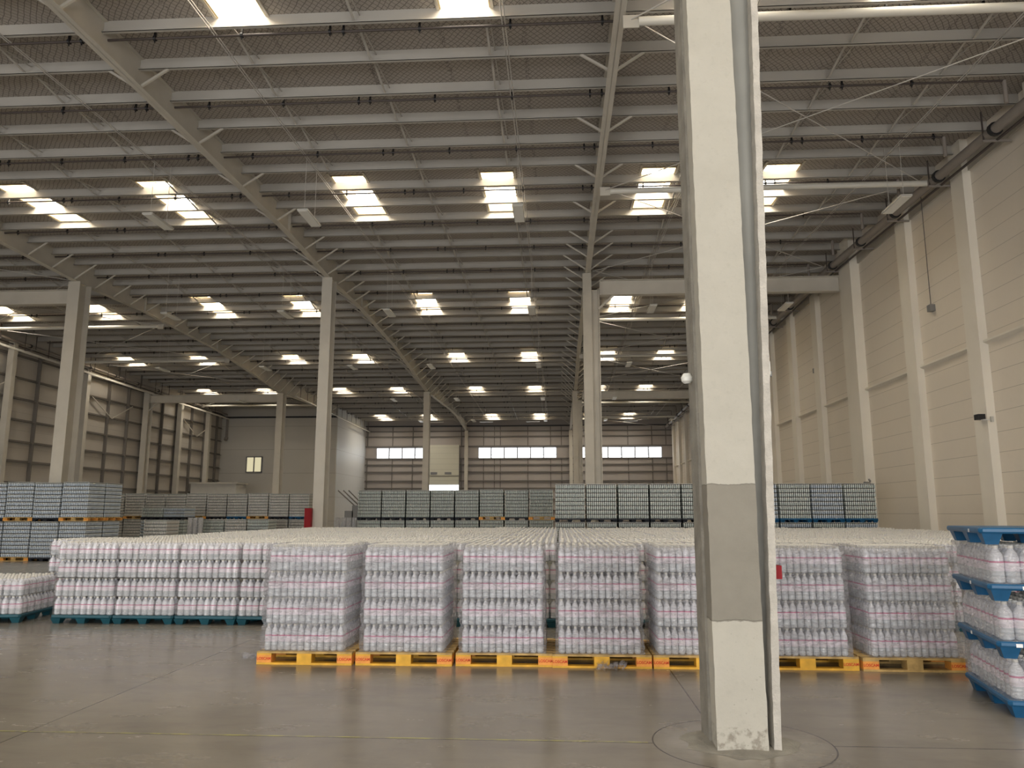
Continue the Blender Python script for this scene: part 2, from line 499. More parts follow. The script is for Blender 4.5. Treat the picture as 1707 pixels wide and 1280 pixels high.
# left wall: cladding, girts and studs
wl = structure(MB().box(XL - 0.3, XL, Y0, YR + 0.3, 0, 12.2, 'wall_left').build('wall_left'))
for z in (0.9, 2.0, 3.3, 4.5, 5.6, 6.8, 8.0, 9.15, 10.4):
    MB().box(XL, XL + 0.16, Y0, 67.4, z, z + 0.035, 'girt').box(XL, XL + 0.035, Y0, 67.4, z, z + 0.13, 'girt').build('girt', wl)
y = 28.2
while y < 67:
    MB().box(XL, XL + 0.20, y - 0.05, y + 0.05, 0, zc(y) - 0.8, 'girt').build('wall_stud', wl)
    y += 2.38
for y, w in ((39.8, 0.3), (46.6, 0.34), (59.0, 0.34), (64.0, 0.34)):
    MB().box(XL + 0.2, XL + 0.55, y - w / 2, y + w / 2, 0, zc(y) - 0.5, 'steel').build('wall_post', wl)
for y0, y1 in ((35.7, 38.1), (47.6, 50.0), (60, 62.4)):
    m = MB()
    m.bar((XL + 0.2, y0, 9.15), (XL + 0.2, y1, 8.0), 0.05, 0.05, 'steel')
    m.bar((XL + 0.2, y1 + 2.4, 9.15), (XL + 0.2, y1, 8.0), 0.05, 0.05, 'steel')
    m.build('diagonal_brace', wl)

# rear wall, its window bands and door
wrb = MB()
rects = [(-18.7, -13.35), (-8.18, -0.18), (2.3, 10.4)]
wz0, wz1 = 7.18, 8.30
DX0, DX1 = -13.22, -10.12
wrb.box(-20.2, DX0, YR, YR + 0.3, 0, wz0, 'wall_rear')
wrb.box(DX0, DX1, YR, YR + 0.3, 4.6, wz0, 'wall_rear').box(DX0, DX1, YR, YR + 0.3, 0, 3.9, 'wall_rear')
wrb.box(DX1, XR, YR, YR + 0.3, 0, wz0, 'wall_rear')
wrb.box(-20.2, XR, YR, YR + 0.3, wz1, 11.2, 'wall_rear')
px = -20.2
for a, b_ in rects:
    wrb.box(px, a, YR, YR + 0.3, wz0, wz1, 'wall_rear')
    px = b_
wrb.box(px, XR, YR, YR + 0.3, wz0, wz1, 'wall_rear')
wb = structure(wrb.build('wall_rear'))
for i, (a, b_) in enumerate(rects):
    w = structure(link('window_%d' % (i + 1), None))
    MB().sheet([(a, YR + 0.2, wz0), (b_, YR + 0.2, wz0), (b_, YR + 0.2, wz1), (a, YR + 0.2, wz1)], [(0, 1, 2, 3)], 'window').build('pane', w)
    m = MB()
    n = round((b_ - a) / 1.33)
    for k in range(n + 1):
        x = a + (b_ - a) * k / n
        m.box(x - 0.06, x + 0.06, YR + 0.08, YR + 0.16, wz0, wz1, 'frame')
    m.box(a, b_, YR + 0.09, YR + 0.17, wz0, wz0 + 0.05, 'frame').box(a, b_, YR + 0.09, YR + 0.17, wz1 - 0.05, wz1, 'frame')
    m.box(a, b_, YR + 0.10, YR + 0.15, wz0 + 0.34, wz0 + 0.37, 'frame')
    m.build('window_frame', w)
for z in (0.8, 1.9, 3.0, 4.1, 4.84, 5.75, 6.48, 7.1, 8.36, 9.35, 9.9):
    segs = [(-20, DX0), (DX1, XR)] if z < 8.4 else [(-20, XR)]
    m = MB()
    for a, b_ in segs:
        m.box(a, b_, YR - 0.14, YR, z, z + 0.05, 'girt').box(a, b_, YR - 0.03, YR, z, z + 0.12, 'girt')
    m.build('girt', wb)
for x in (-19.6, -17.0, -14.9, -13.4, -9.9, -7.6, -6.5, -5.9, -3.1, -0.8, 0.3, 4.3, 7.0, 9.4, 10.8):
    m = MB()
    zt = 7.1
    m.box(x - 0.04, x + 0.04, YR - 0.10, YR - 0.0, 0, zt, 'girt')
    m.box(x - 0.04, x + 0.04, YR - 0.10, YR - 0.0, 8.4, 10.4, 'girt')
    m.build('wall_stud', wb)
MB().box(-20, XR, YR - 0.3, YR, 10.42, 10.52, 'black').build('eave_channel', wb)
# raised sectional door with bright gap below
d1 = structure(link('door_1', None))
m = MB().box(DX0 - 0.02, DX1 + 0.02, YR - 0.22, YR - 0.12, 4.50, 8.55, 'door')
m.build('door_leaf', d1)
for x in (-12.65, -11.2):
    MB().box(x - 0.34, x + 0.34, YR - 0.25, YR - 0.21, 5.55, 5.78, 'frame').build('door_window', d1)
m = MB()
m.box(DX0 - 0.1, DX0 - 0.02, YR - 0.25, YR - 0.15, 0, 8.5, 'girt').box(DX1 + 0.02, DX1 + 0.1, YR - 0.25, YR - 0.15, 0, 8.5, 'girt')
m.box(DX0, DX1, YR - 0.27, YR - 0.22, 5.38, 5.43, 'girt')
m.build('door_track', d1)
MB().sheet([(DX0, YR + 0.28, 3.9), (DX1, YR + 0.28, 3.9), (DX1, YR + 0.28, 4.6), (DX0, YR + 0.28, 4.6)], [(0, 1, 2, 3)], 'window').build('open_doorway_daylight', d1)

# unseen front wall; three glowing doorways shaped for film highlights and ceiling light
UNSEEN_DOORS = [(-24.5, -17.5), (-10.5, -3.5), (2.0, 9.0)]
m = MB()
px = XL
for a, b_ in UNSEEN_DOORS:
    m.box(px, a, Y0 - 0.3, Y0, 0, 6.0, 'wall_rear')
    px = b_
m.box(px, XR, Y0 - 0.3, Y0, 0, 6.0, 'wall_rear').box(XL, XR, Y0 - 0.3, Y0, 6.0, 12.2, 'wall_rear')
wf = structure(m.build('wall_front'))
for i, (a, b_) in enumerate(UNSEEN_DOORS):
    d = structure(link('door_%d' % (i + 2), None))
    MB().sheet([(a, Y0 - 0.25, 0.02), (b_, Y0 - 0.25, 0.02), (b_, Y0 - 0.25, 6.0), (a, Y0 - 0.25, 6.0)], [(3, 2, 1, 0)], 'unseen_doorlight').build('open_doorway_daylight', d)
    MB().box(a - 0.1, a, Y0, Y0 + 0.1, 0, 6.1, 'girt').box(b_, b_ + 0.1, Y0, Y0 + 0.1, 0, 6.1, 'girt').box(a - 0.1, b_ + 0.1, Y0, Y0 + 0.1, 6.0, 6.1, 'girt').build('door_frame', d)

# block room at the rear left
bw = MB().box(XL, -19.8, 67.5, 67.7, 0, 11.2, 'block').box(XL, -19.8, 67.30, 67.5, 10.15, 10.28, 'black')
bw = structure(bw.build('wall_block_front'))
structure(MB().box(-20.0, -19.8, 67.7, 78.0, 0, 11.2, 'block_side_lit').build('wall_block_side'))
w = structure(link('window_4', None))
MB().box(-27.85, -26.5, 67.44, 67.46, 5.35, 6.6, 'room_pane').build('pane', w)
m = MB()
for x in (-27.9, -27.2, -26.5):
    m.box(x - 0.05, x + 0.05, 67.38, 67.5, 5.28, 6.66, 'frame')
m.box(-27.95, -26.45, 67.38, 67.5, 5.25, 5.33, 'frame').box(-27.95, -26.45, 67.38, 67.5, 6.6, 6.68, 'frame')
m.build('window_frame', w)
m = MB().tube((-30.0 + 0.2, 67.2, 10.1), (-29.8, 67.2, 8.35), 0.09, 'pipe_main').tube((-29.8, 67.2, 8.35), (-29.8, 67.05, 8.15), 0.16, 'pipe_main')
tag(m.build('exhaust_pipe'), 'grey vertical pipe hanging down the panel wall above the small lit window', 'pipe')
cab = thing('site_cabin', 'pale flat-roofed cabin below the small lit window of the panelled room', 'cabin', (-28.15, 62.6, 0))
MB().box(-1.9, 1.9, -1.0, 1.0, 0, 4.05, 'cabin').build('cabin_wall', cab)
MB().box(-2.0, 2.05, -1.1, 1.1, 4.05, 4.17, 'steel').build('roof', cab)

# ------------------------------------------------------------------ purlins (parts of the ceiling), bracing bars between them
PUR = [13.98 + 1.41 * k for k in range(-7, 45)]
PUR = [y for y in PUR if y < 77.8]
for y in PUR:
    z = zc(y)
    m = MB()
    m.box(XL, XR, y, y + 0.012, z + 0.015, z + CEIL, 'purlin')
    m.box(XL, XR, y - 0.075, y, z, z + 0.012, 'purlin')
    m.box(XL, XR, y - 0.075, y - 0.068, z, z + 0.03, 'purlin')
    m.build('purlin', ceiling)
bars_x = []
for a, b_ in ((AX, BX), (BX, CX), (CX, DX)):
    bars_x += [a + (b_ - a) * k / 4 for k in (1, 2, 3)]
bars_x += [AX + 10.1 * k / 4 for k in (1, 2, 3)]
for x in bars_x:
    m = MB()
    for i in range(len(PUR) - 1):
        ya, yb = PUR[i] + 0.02, PUR[i + 1] - 0.01
        if any(abs(x - s) < 0.55 for s in SKY_X) and any(a - 0.3 < (ya + yb) / 2 < b_ + 0.3 for a, b_ in SKY_Y):
            continue
        m.bar((x, ya, zc(ya) + 0.20), (x, yb, zc(yb) + 0.03), 0.05, 0.02, 'purlin')
        m.bar((x + 0.10, ya, zc(ya) + 0.04), (x + 0.10, yb, zc(yb) + 0.20), 0.02, 0.02, 'purlin')
    m.build('bridging_bar', ceiling)
# trim strip along both eaves
structure(MB().box(XR - 0.06, XR, Y0, YR, 11.0, 11.35, 'steel_far').build('trim_1'))

# ------------------------------------------------------------------ skylights
bays = ['outer cladding-wall bay', 'inner cladding-wall bay', 'second bay outer file', 'second bay inner file', 'centre bay girder side', 'centre bay column side', 'block-wall bay column side', 'block-wall bay wall side']
rows = ['overhead row', 'front row', 'second row', 'third row', 'fourth row', 'fifth row', 'last row by the rear wall']
for j, (a, b_) in enumerate(SKY_Y):
    L = b_ - a
    ym = (a + b_) / 2
    s = -0.022 if ym > 30 else 0.022
    def well_mesh():
        m = MB()
        def Z(y, h):
            return s * (y) + h
        h = 0.55
        for x0, x1 in ((-0.52, -0.49), (0.49, 0.52)):
            m.hexa([(x0, -L / 2, Z(-L / 2, -0.03)), (x1, -L / 2, Z(-L / 2, -0.03)), (x1, L / 2, Z(L / 2, -0.03)), (x0, L / 2, Z(L / 2, -0.03))],
                   [(x0, -L / 2, Z(-L / 2, h)), (x1, -L / 2, Z(-L / 2, h)), (x1, L / 2, Z(L / 2, h)), (x0, L / 2, Z(L / 2, h))], 'well')
        for y0, y1 in ((-L / 2 - 0.01, -L / 2 + 0.02), (L / 2 - 0.02, L / 2 + 0.01)):
            m.box(-0.49, 0.49, y0, y1, Z(y0, -0.03), Z(y0, h), 'well')
        return m
    wm = well_mesh().mesh('skylight_well')
    pm = MB().sheet([(-0.49, -L / 2 + 0.02, s * (-L / 2) + 0.53), (0.49, -L / 2 + 0.02, s * (-L / 2) + 0.53), (0.49, L / 2 - 0.02, s * (L / 2) + 0.53), (-0.49, L / 2 - 0.02, s * (L / 2) + 0.53)], [(3, 2, 1, 0)], 'pane').mesh('pane')
    fb = MB()
    for k in (1, 2):
        y = -L / 2 + L * k / 3
        fb.box(-0.49, 0.49, y - 0.02, y + 0.02, s * y + 0.40, s * y + 0.46, 'well')
    fb.bar((-0.42, -L / 2 + 0.1, 0.36), (0.42, 0.0, 0.36), 0.015, 0.015, 'frame')
    fm = fb.mesh('glazing_bar')
    lm = MB()
    for x0, x1 in ((-0.58, -0.52), (0.52, 0.58)):
        lm.hexa([(x0, -L / 2 - .25, s * (-L / 2) - 0.05), (x1, -L / 2 - .25, s * (-L / 2) - 0.05), (x1, L / 2 + .25, s * (L / 2) - 0.05), (x0, L / 2 + .25, s * (L / 2) - 0.05)],
                [(x0, -L / 2 - .25, s * (-L / 2)), (x1, -L / 2 - .25, s * (-L / 2)), (x1, L / 2 + .25, s * (L / 2)), (x0, L / 2 + .25, s * (L / 2))], 'steel_far')
    lmm = lm.mesh('opening_frame')
    for i, x in enumerate(SKY_X):
        if j >= 6 and x < -19 or (j == 0 and abs(x) > 8):
            continue
        t = thing('skylight', 'bright roof skylight, %s, %s' % (bays[i], rows[j]), 'skylight', (x, ym, zc(ym) + CEIL), 0, 'skylights in the roof')
        link('skylight_well', wm, t); link('pane', pm, t); link('glazing_bar', fm, t); link('opening_frame', lmm, t)

# ------------------------------------------------------------------ roof girders along the hall with their knee braces
def knots_interp(kn, y):
    for (a, za), (b_, zb) in zip(kn[:-1], kn[1:]):
        if a <= y <= b_:
            return za + (zb - za) * (y - a) / (b_ - a)
    return kn[-1][1]
DROP = [(-12, 0.45), (1, 0.45), (6.2, 0.75), (11.5, 0.42), (25, 0.42), (30, 0.66), (35.0, 0.42), (43, 0.42), (54, 1.10), (66, 0.5), (70, 0.45), (78, 0.85)]
line_names = {AX: 'the line of the big concrete column', BX: 'the centre of the hall', CX: 'the cladding-wall side of the hall'}
seg_names = {0: 'front span', 1: 'middle span', 2: 'rear span'}
girder_names = {AX: 'concrete column line', BX: 'centre line', CX: 'cladding side line'}
def girder(X, si, ya, yb):
    t = thing('roof_girder', 'haunched grey steel roof girder over the %s, %s' % (girder_names[X], seg_names[si]), 'girder', (X, ya, 0), 0, 'steel roof girders', 'thing')
    kn = sorted(set([ya, yb] + [y for y, _ in DROP if ya < y < yb]))
    m = MB()
    for a, b_ in zip(kn[:-1], kn[1:]):
        da, db = knots_interp(DROP, a), knots_interp(DROP, b_)
        A, B = a - ya, b_ - ya
        top = lambda y: zc(y) + CEIL - 0.01
        for x0, x1, f in ((-0.008, 0.008, 0), (-0.11, 0.11, 1), (-0.09, 0.09, 2)):
            za0, za1 = (zc(a) - da, top(a)) if f == 0 else ((zc(a) - da, zc(a) - da + 0.018) if f == 1 else (top(a) - 0.015, top(a)))
            zb0, zb1 = (zc(b_) - db, top(b_)) if f == 0 else ((zc(b_) - db, zc(b_) - db + 0.018) if f == 1 else (top(b_) - 0.015, top(b_)))
            m.hexa([(x0, A, za0), (x1, A, za0), (x1, B, zb0), (x0, B, zb0)], [(x0, A, za1), (x1, A, za1), (x1, B, zb1), (x0, B, zb1)], 'steel')
    for a in kn[1:-1]:
        m.box(-0.10, 0.10, a - ya - 0.012, a - ya + 0.012, zc(a) - knots_interp(DROP, a), zc(a) + CEIL - 0.02, 'steel')
    m.build('girder_beam', t)
    for k, y in enumerate(PUR):
        if ya + 0.2 < y < yb - 0.2 and k % 2 == 0 or (ya + 0.2 < y < yb - 0.2 and 26 < y < 60):
            dr = knots_interp(DROP, y)
            for sg in (-1, 1):
                MB().bar((sg * 0.09, y - ya - 0.03, zc(y) - dr + 0.04), (sg * (0.12 + min(dr * 1.35, 0.9)), y - ya - 0.03, zc(y) + 0.01), 0.05, 0.05, 'steel').build('knee_brace', t)
    return t
for X in (AX, BX, CX):
    girder(X, 0, Y0 + 0.1, 30.0)
    girder(X, 1, 30.0, 54.0)
    girder(X, 2, 54.0, 77.98 if X != CX else 67.4)

# ------------------------------------------------------------------ columns
def slot_column(name, X, Y, label):
    """steel column: broad face, shaded recess and a narrow flange beside it"""
    t = thing(name, label, 'column', (X, Y, 0), 0, None, 'thing')
    zt = zc(Y) - knots_interp(DROP, Y)
    m = MB()
    m.box(-0.22, 0.13, -0.22, 0.22, 0, zt, 'steel_far')
    m.build('column_shaft', t)
    MB().box(0.13, 0.40, -0.03, 0.05, 0, zt - 0.65, 'steel_far').build('web_plate', t)
    MB().box(0.40, 0.44, -0.2, 0.2, 0, zt - 0.65, 'steel_far').build('side_flange', t)
    return t
def h_column(name, X, Y, label, w=0.42, d=0.62, top=None):
    t = thing(name, label, 'column', (X, Y, 0), 0, None, 'thing')
    zt = top or zc(Y) - knots_interp(DROP, Y)
    MB().box(-w / 2, w / 2, -d / 2, -d / 2 + 0.03, 0, zt, 'steel').build('front_flange', t)
    MB().box(-0.012, 0.012, -d / 2 + 0.03, d / 2 - 0.03, 0, zt, 'steel').build('web_plate', t)
    MB().box(-w / 2, w / 2, d / 2 - 0.03, d / 2, 0, zt, 'steel').build('rear_flange', t)
    MB().tube((0.07, -d / 2 + 0.1, 0), (0.07, -d / 2 + 0.1, zt - 0.1), 0.035, 'pipe_dark', 8).build('downpipe', t)
    return t
slot_column('steel_column', AX, 30, 'slotted grey steel column standing behind the concrete column row, first in its line')
slot_column('steel_column', AX, 54, 'slim slotted steel column just behind the first slotted steel column')
h_column('steel_column', BX, 30, 'grey steel column with a red cabinet at its foot')
h_column('steel_column', BX, 54, 'grey steel column standing in front of the raised rear door')
h_column('steel_column', BX, 77.7, 'steel column against the rear wall beside the raised door', 0.34, 0.3)
h_column('steel_column', AX, 77.7, 'steel column against the rear wall between two window bands', 0.34, 0.3)
h_column('steel_column', CX, 30, 'broad steel column in front of the cladding wall', 0.5, 0.8)
h_column('steel_column', CX, 54, 'steel column in front of the panelled room wall', 0.45, 0.7)
h_column('steel_column', DX, 30, 'steel column on the cladding wall, nearest one', 0.4, 0.6, 11.0)
h_column('steel_column', DX, 54, 'steel column on the cladding wall carrying the cross beam', 0.4, 0.6, 10.4)

# the big concrete column in front
cc = thing('concrete_column', 'massive patched concrete column standing alone before the bottle pallets', 'column', (1.35, 6.2, 0), 0, None, 'thing')
YF = 5.98 - 6.2
m = MB()
import bmesh
def rough_block(x0, x1, y0, y1, z0, z1, mat, name, parent, n=60, amp=0.006, dx_top=0.0):
    bm = bmesh.new()
    rows_ = []
    xs_ = [x0, x0 + (x1 - x0) / 2, x1]
    for k in range(n + 1):
        z = z0 + (z1 - z0) * k / n
        off = dx_top * (k / n)
        ring = []
        for (x, y) in ((x0, y0), ((x0 + x1) / 2, y0), (x1, y0), (x1, y1), (x0, y1)):
            j = amp if (x, y) != ((x0 + x1) / 2, y0) else 0
            ring.append(bm.verts.new((x + off + R.uniform(-j, j), y + R.uniform(-j, j) * 0.5, z)))
        rows_.append(ring)
    for a, b_ in zip(rows_[:-1], rows_[1:]):
        for i in range(5):
            bm.faces.new((a[i], a[(i + 1) % 5], b_[(i + 1) % 5], b_[i]))
    bm.faces.new(rows_[0][::-1]); bm.faces.new(rows_[-1])
    me = bpy.data.meshes.new(name)
    bm.to_mesh(me); bm.free()
    me.materials.append(M[mat])
    return link(name, me, parent)
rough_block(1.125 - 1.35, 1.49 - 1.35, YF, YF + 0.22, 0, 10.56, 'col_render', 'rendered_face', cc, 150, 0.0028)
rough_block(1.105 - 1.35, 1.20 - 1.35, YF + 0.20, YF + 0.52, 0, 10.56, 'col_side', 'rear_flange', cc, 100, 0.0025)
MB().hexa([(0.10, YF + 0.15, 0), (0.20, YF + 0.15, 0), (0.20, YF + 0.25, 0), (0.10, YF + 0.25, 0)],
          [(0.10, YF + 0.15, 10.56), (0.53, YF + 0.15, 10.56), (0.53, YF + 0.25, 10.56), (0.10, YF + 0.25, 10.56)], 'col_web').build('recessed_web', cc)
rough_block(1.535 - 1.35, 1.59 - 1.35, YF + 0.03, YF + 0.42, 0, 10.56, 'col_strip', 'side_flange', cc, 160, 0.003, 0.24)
m = MB()
N = 28
ring0 = [(1.33 - 1.35 + 0.42 * math.cos(2 * math.pi * k / N) * (1 + 0.12 * R.uniform(-1, 1)), 0.02 + 0.40 * math.sin(2 * math.pi * k / N) * (1 + 0.12 * R.uniform(-1, 1)), 0.001) for k in range(N)]
ring1 = [(0.60 * a - 0.0, 0.60 * b_ + 0.0, 0.02) for a, b_, _ in ring0]
m.sheet(ring0 + ring1, [(k, (k + 1) % N, N + (k + 1) % N, N + k) for k in range(N)] + [tuple(range(N, 2 * N))], 'col_side', True)
m.build('mortar_skirt', cc)
tag(MB().box(1.655, 1.70, 6.15, 6.25, 2.79, 2.90, 'white').box(1.70, 1.715, 6.17, 6.23, 2.78, 2.82, 'grey_box').build('junction_box'), 'small white electrical box high on the edge of the concrete column', 'box')
m = MB()
m.box(1.60, 1.685, 6.10, 6.2, 1.205, 1.305, 'red')
tag(m.build('fire_alarm'), 'small red alarm box on the edge of the concrete column', 'alarm')
m = MB().lathe(1.065, 6.32, 2.75, [(0.02, 0, 'white'), (0.045, 0.02, 'white'), (0.05, 0.05, 'white'), (0.03, 0.085, 'white')], 12)
tag(m.build('camera_dome'), 'small round white dome on the shaded side of the concrete column', 'camera')
rc = thing('fire_cabinet', 'narrow red fire cabinet at the foot of the centre steel column', 'cabinet', (-9.66, 29.55, 0))
MB().box(-0.13, 0.13, -0.1, 0.1, 0, 1.88, 'red').build('cabinet_body', rc)
MB().box(-0.10, 0.10, -0.115, -0.1, 0.9, 1.8, 'red').build('cabinet_door', rc)

# ------------------------------------------------------------------ cross beams, struts and rods
def xbeam(x0, x1, y, z0, z1, label):
    t = thing('cross_beam', label, 'beam', (x0, y, z0), 0, 'beams across the bays', 'thing')
    L = x1 - x0
    h = z1 - z0
    MB().box(0, L, -0.15, 0.15, 0, 0.02, 'steel').box(0, L, -0.15, 0.15, h - 0.02, h, 'steel').box(0, L, -0.02, 0.02, 0.02, h - 0.02, 'steel').box(0, 0.03, -0.15, 0.15, 0.02, h - 0.02, 'steel').build('beam_web', t)
    MB().bar((0.55, 0, -0.0), (-0.05, 0, -0.55), 0.08, 0.08, 'steel').build('bracket', t)
    return t
xbeam(AX + 0.45, XR - 0.36, 29.8, 10.25, 10.86, 'deep grey steel beam from the first slotted column to the block wall')
xbeam(AX + 0.45, XR - 0.36, 53.8, 9.60, 10.16, 'deep grey steel beam from the second slotted column to the block wall')
xbeam(DX + 0.25, CX - 0.25, 53.8, 9.60, 10.16, 'deep grey steel beam from the cladding wall to the column by the panelled room')
xbeam(DX + 0.25, CX - 0.3, 29.8, 10.25, 10.86, 'deep grey steel beam from the broad steel column out to the cladding wall')
def strut(x0, x1, y, label):
    t = thing('round_strut', label, 'strut', (x0, y, zc(y) - 0.62), 0, 'round struts under the roof', 'thing')
    MB().tube((0.14, 0, 0), (x1 - x0 - 0.14, 0, 0), 0.085, 'tube', 14).build('tube', t)
    for x in (0.0, x1 - x0):
        MB().box(x - 0.15, x + 0.15, -0.012, 0.012, -0.13, 0.13, 'steel').build('end_plate', t)
SY = [13.3, 21.5, 37.0, 45.0, 62.0, 70.0]
for k, y in enumerate(SY):
    strut(AX + 0.2, XR - 0.45, y, 'round white strut in the block-wall bay, %s from the camera' % ORD[k])
    if y < 65:
        strut(DX + 0.3, CX - 0.2, y, 'round white strut in the cladding-wall bay, %s from the camera' % ORD[k])
SYY = [5.5, 13.3, 21.5, 29.8, 37.0, 45.0, 53.8, 62.0, 70.0, 77.5]
for xa, xb, nm in ((AX + 0.2, XR - 0.95, 'block-wall bay'), (DX + 0.4, CX - 0.25, 'cladding-wall bay')):
    for k, (ya, yb) in enumerate(zip(SYY[:-1], SYY[1:])):
        if xa < 0 and yb > 65:
            continue
        tag(MB().tube((xa, ya, zc(ya) - 0.55), (xb, yb, zc(yb) - 0.55), 0.014, 'wire', 6).build('tie_rod'), 'thin tie rod in the %s, %s crossed panel, slanting toward the wall' % (nm, ORD[k]), 'rod', 'tie rods under the roof')
        tag(MB().tube((xb, ya, zc(ya) - 0.58), (xa, yb, zc(yb) - 0.58), 0.014, 'wire', 6).build('tie_rod'), 'thin tie rod in the %s, %s crossed panel, slanting off the wall' % (nm, ORD[k]), 'rod', 'tie rods under the roof')

# ------------------------------------------------------------------ sprinkler pipes
PSTEP = 2.82
clampm = MB().tube((-0.025, 0, 0), (0.025, 0, 0), 0.055, 'black', 8).box(-0.02, 0.02, -0.02, 0.02, 0.0, 0.24, 'black').tube((0, 0, -0.09), (0, 0, 0), 0.014, 'black', 6).mesh('pipe_clamp')
k = 0
y = 14.15 - PSTEP
while y < 76:
    t = thing('sprinkler_pipe', 'thin dark sprinkler pipe under the roof, %s from the camera' % ORD[k], 'pipe', (0, y, zc(y) - 0.03), 0, 'sprinkler pipes under the roof')
    MB().tube((XL + 0.5, 0, 0), (XR - 1.05, 0, 0), 0.027, 'pipe_dark', 8).build('pipe_run', t)
    MB().tube((XR - 1.05, 0, 0), (XR - 1.05, 0, -0.55), 0.05, 'pipe_main', 8).build('drop_pipe', t)
    x = XL + 1.4 + R.uniform(0, 0.4)
    i = 0
    while x < XR - 1.3:
        link('pipe_clamp', clampm, t, (x, 0, 0))
        if i % 3 == 1:
            link('pipe_clamp', clampm, t, (x + 0.28, 0, 0))
        x += 1.86
        i += 1
    y += PSTEP
    k += 1
# main pipes along both long walls
def main_pipe(x, z, r, label, sgn):
    t = thing('main_pipe', label, 'pipe', (x, 0, 0))
    ya, yb = -11.8, (77 if sgn > 0 else 67)
    m = MB()
    m.tube((0, ya, z(ya)), (0, 30, z(30)), r, 'pipe_main', 12).tube((0, 30, z(30)), (0, yb, z(yb)), r, 'pipe_main', 12)
    m.build('pipe_run', t)
    m = MB()
    m.tube((sgn * 0.20, ya, z(ya) - 0.14), (sgn * 0.20, 30, z(30) - 0.14), 0.035, 'pipe_dark', 8).tube((sgn * 0.20, 30, z(30) - 0.14), (sgn * 0.2, yb, z(yb) - 0.14), 0.035, 'pipe_dark', 8)
    m.build('cable_conduit', t)
    y = -10
    while y < yb - 1:
        m = MB()
        m.tube((0, y - 0.05, z(y)), (0, y + 0.05, z(y)), r * 1.35, 'black', 12)
        m.bar((sgn * 0.55, y + 0.3, z(y) - 0.16), (-sgn * 0.15, y + 0.3, z(y) - 0.16), 0.05, 0.05, 'pipe_main')
        m.bar((-sgn * 0.12, y + 0.3, z(y) - 0.16), (-sgn * 0.12, y + 0.3, zc(y) + 0.0), 0.03, 0.03, 'pipe_dark')
        m.build('pipe_hanger', t)
        y += 2.82
    return t
main_pipe(10.75, lambda y: zc(y) - 0.62, 0.13, 'thick grey main pipe running along the top of the painted block wall', 1)
main_pipe(-29.75, lambda y: zc(y) - 0.62, 0.08, 'grey main pipe running along the top of the cladding wall', -1)
t = thing('eave_rail', 'pale steel rail under the roof edge along the cladding wall', 'rail', (-29.5, 0, 0))
MB().bar((0, 10, 10.35), (0, 30, 10.7), 0.05, 0.12, 'tube').bar((0, 30, 10.7), (0, 67, 10.0), 0.05, 0.12, 'tube').build('rail', t)
m = MB()
y = 12.0
while y < 66:
    z = 10.7 - 0.019 * abs(y - 30)
    m.bar((0, y, z), (0, y, zc(y)), 0.03, 0.03, 'pipe_dark').bar((0, y, z), (-0.3, y, z), 0.04, 0.04, 'pipe_dark')
    y += 2.0
m.build('hanger', t)
t = thing('eave_rail', 'grey pipe rail along the upper edge of the panelled room side wall', 'rail', (-19.3, 0, 0))
MB().tube((0, 55, 10.2), (0, 77.5, 9.9), 0.06, 'tube', 8).build('rail', t)
m = MB()
y = 56.0
while y < 77:
    m.bar((0, y, 10.1), (0, y, zc(y)), 0.03, 0.03, 'pipe_dark')
    y += 1.6
m.build('hanger', t)
# light conduits along the hall
for x, nm in ((-11.5, 'above the hanging lamps of the second bay'), (-7.05, 'above the hanging lamps of the centre bay'), (-1.05, 'above the lamps beside the concrete column line'), (3.9, 'above the lamps behind the concrete column'), (9.3, 'above the lamps along the block wall')):
    m = MB()
    for dx in (0.0, 0.06):
        m.tube((x + dx, 4, zc(4) - 0.02), (x + dx, 30, zc(30) - 0.02), 0.012, 'wire', 6).tube((x + dx, 30, zc(30) - 0.02), (x + dx, 74, zc(74) - 0.02), 0.012, 'wire', 6)
    tag(m.build('cable_conduit'), 'thin cable conduits ' + nm, 'conduit')

# ------------------------------------------------------------------ hanging lamps
hm = MB().box(-0.15, 0.15, -0.62, 0.62, 0, 0.055, 'lamp_box').mesh('lamp_housing')
dm = MB().box(-0.13, 0.13, -0.60, 0.60, -0.012, 0.0, 'diffuser').mesh('diffuser')
lamp_bays = {-22.5: 'in the cladding-wall bay', -16.5: 'in the second bay', -11.5: 'beside the centre girder', -7.05: 'in the centre bay', -1.05: 'before the concrete column line', 3.9: 'behind the concrete column', 9.3: 'by the block wall'}
for x, bn in lamp_bays.items():
    for j, y in enumerate((20.5, 31.0, 41.8, 52.8, 63.5)):
        if x < -13 and j in (0, 4) or (x < -20 and j < 2):
            continue
        zl = 10.0 - max(0, (y - 30)) * 0.022
        t = thing('hanging_lamp', 'flat rectangular lamp hanging on two wires %s, %s row' % (bn, ORD[j]), 'lamp', (x, y, zl), 0, 'hanging lamps')
        link('lamp_housing', hm, t); link('diffuser', dm, t)
        for yy in (-0.45, 0.45):
            MB().tube((0, yy, 0.05), (0, yy, zc(y + yy) + CEIL - zl), 0.007, 'wire', 5).build('wire', t)
for k, x in enumerate((-11.2, -6.6, -2.3, 6.6)):
    t = thing('hanging_lamp', 'lamp hung crosswise by the rear wall, %s along it' % ORD[k], 'lamp', (x, 70, 9.95), math.pi / 2, 'crosswise lamps by the rear wall')
    link('lamp_housing', hm, t); link('diffuser', dm, t)
    for yy in (-0.3, 0.3):
        MB().tube((0, yy, 0.05), (0, yy, zc(70) + CEIL - 9.95), 0.012, 'tube', 5).build('wire', t)

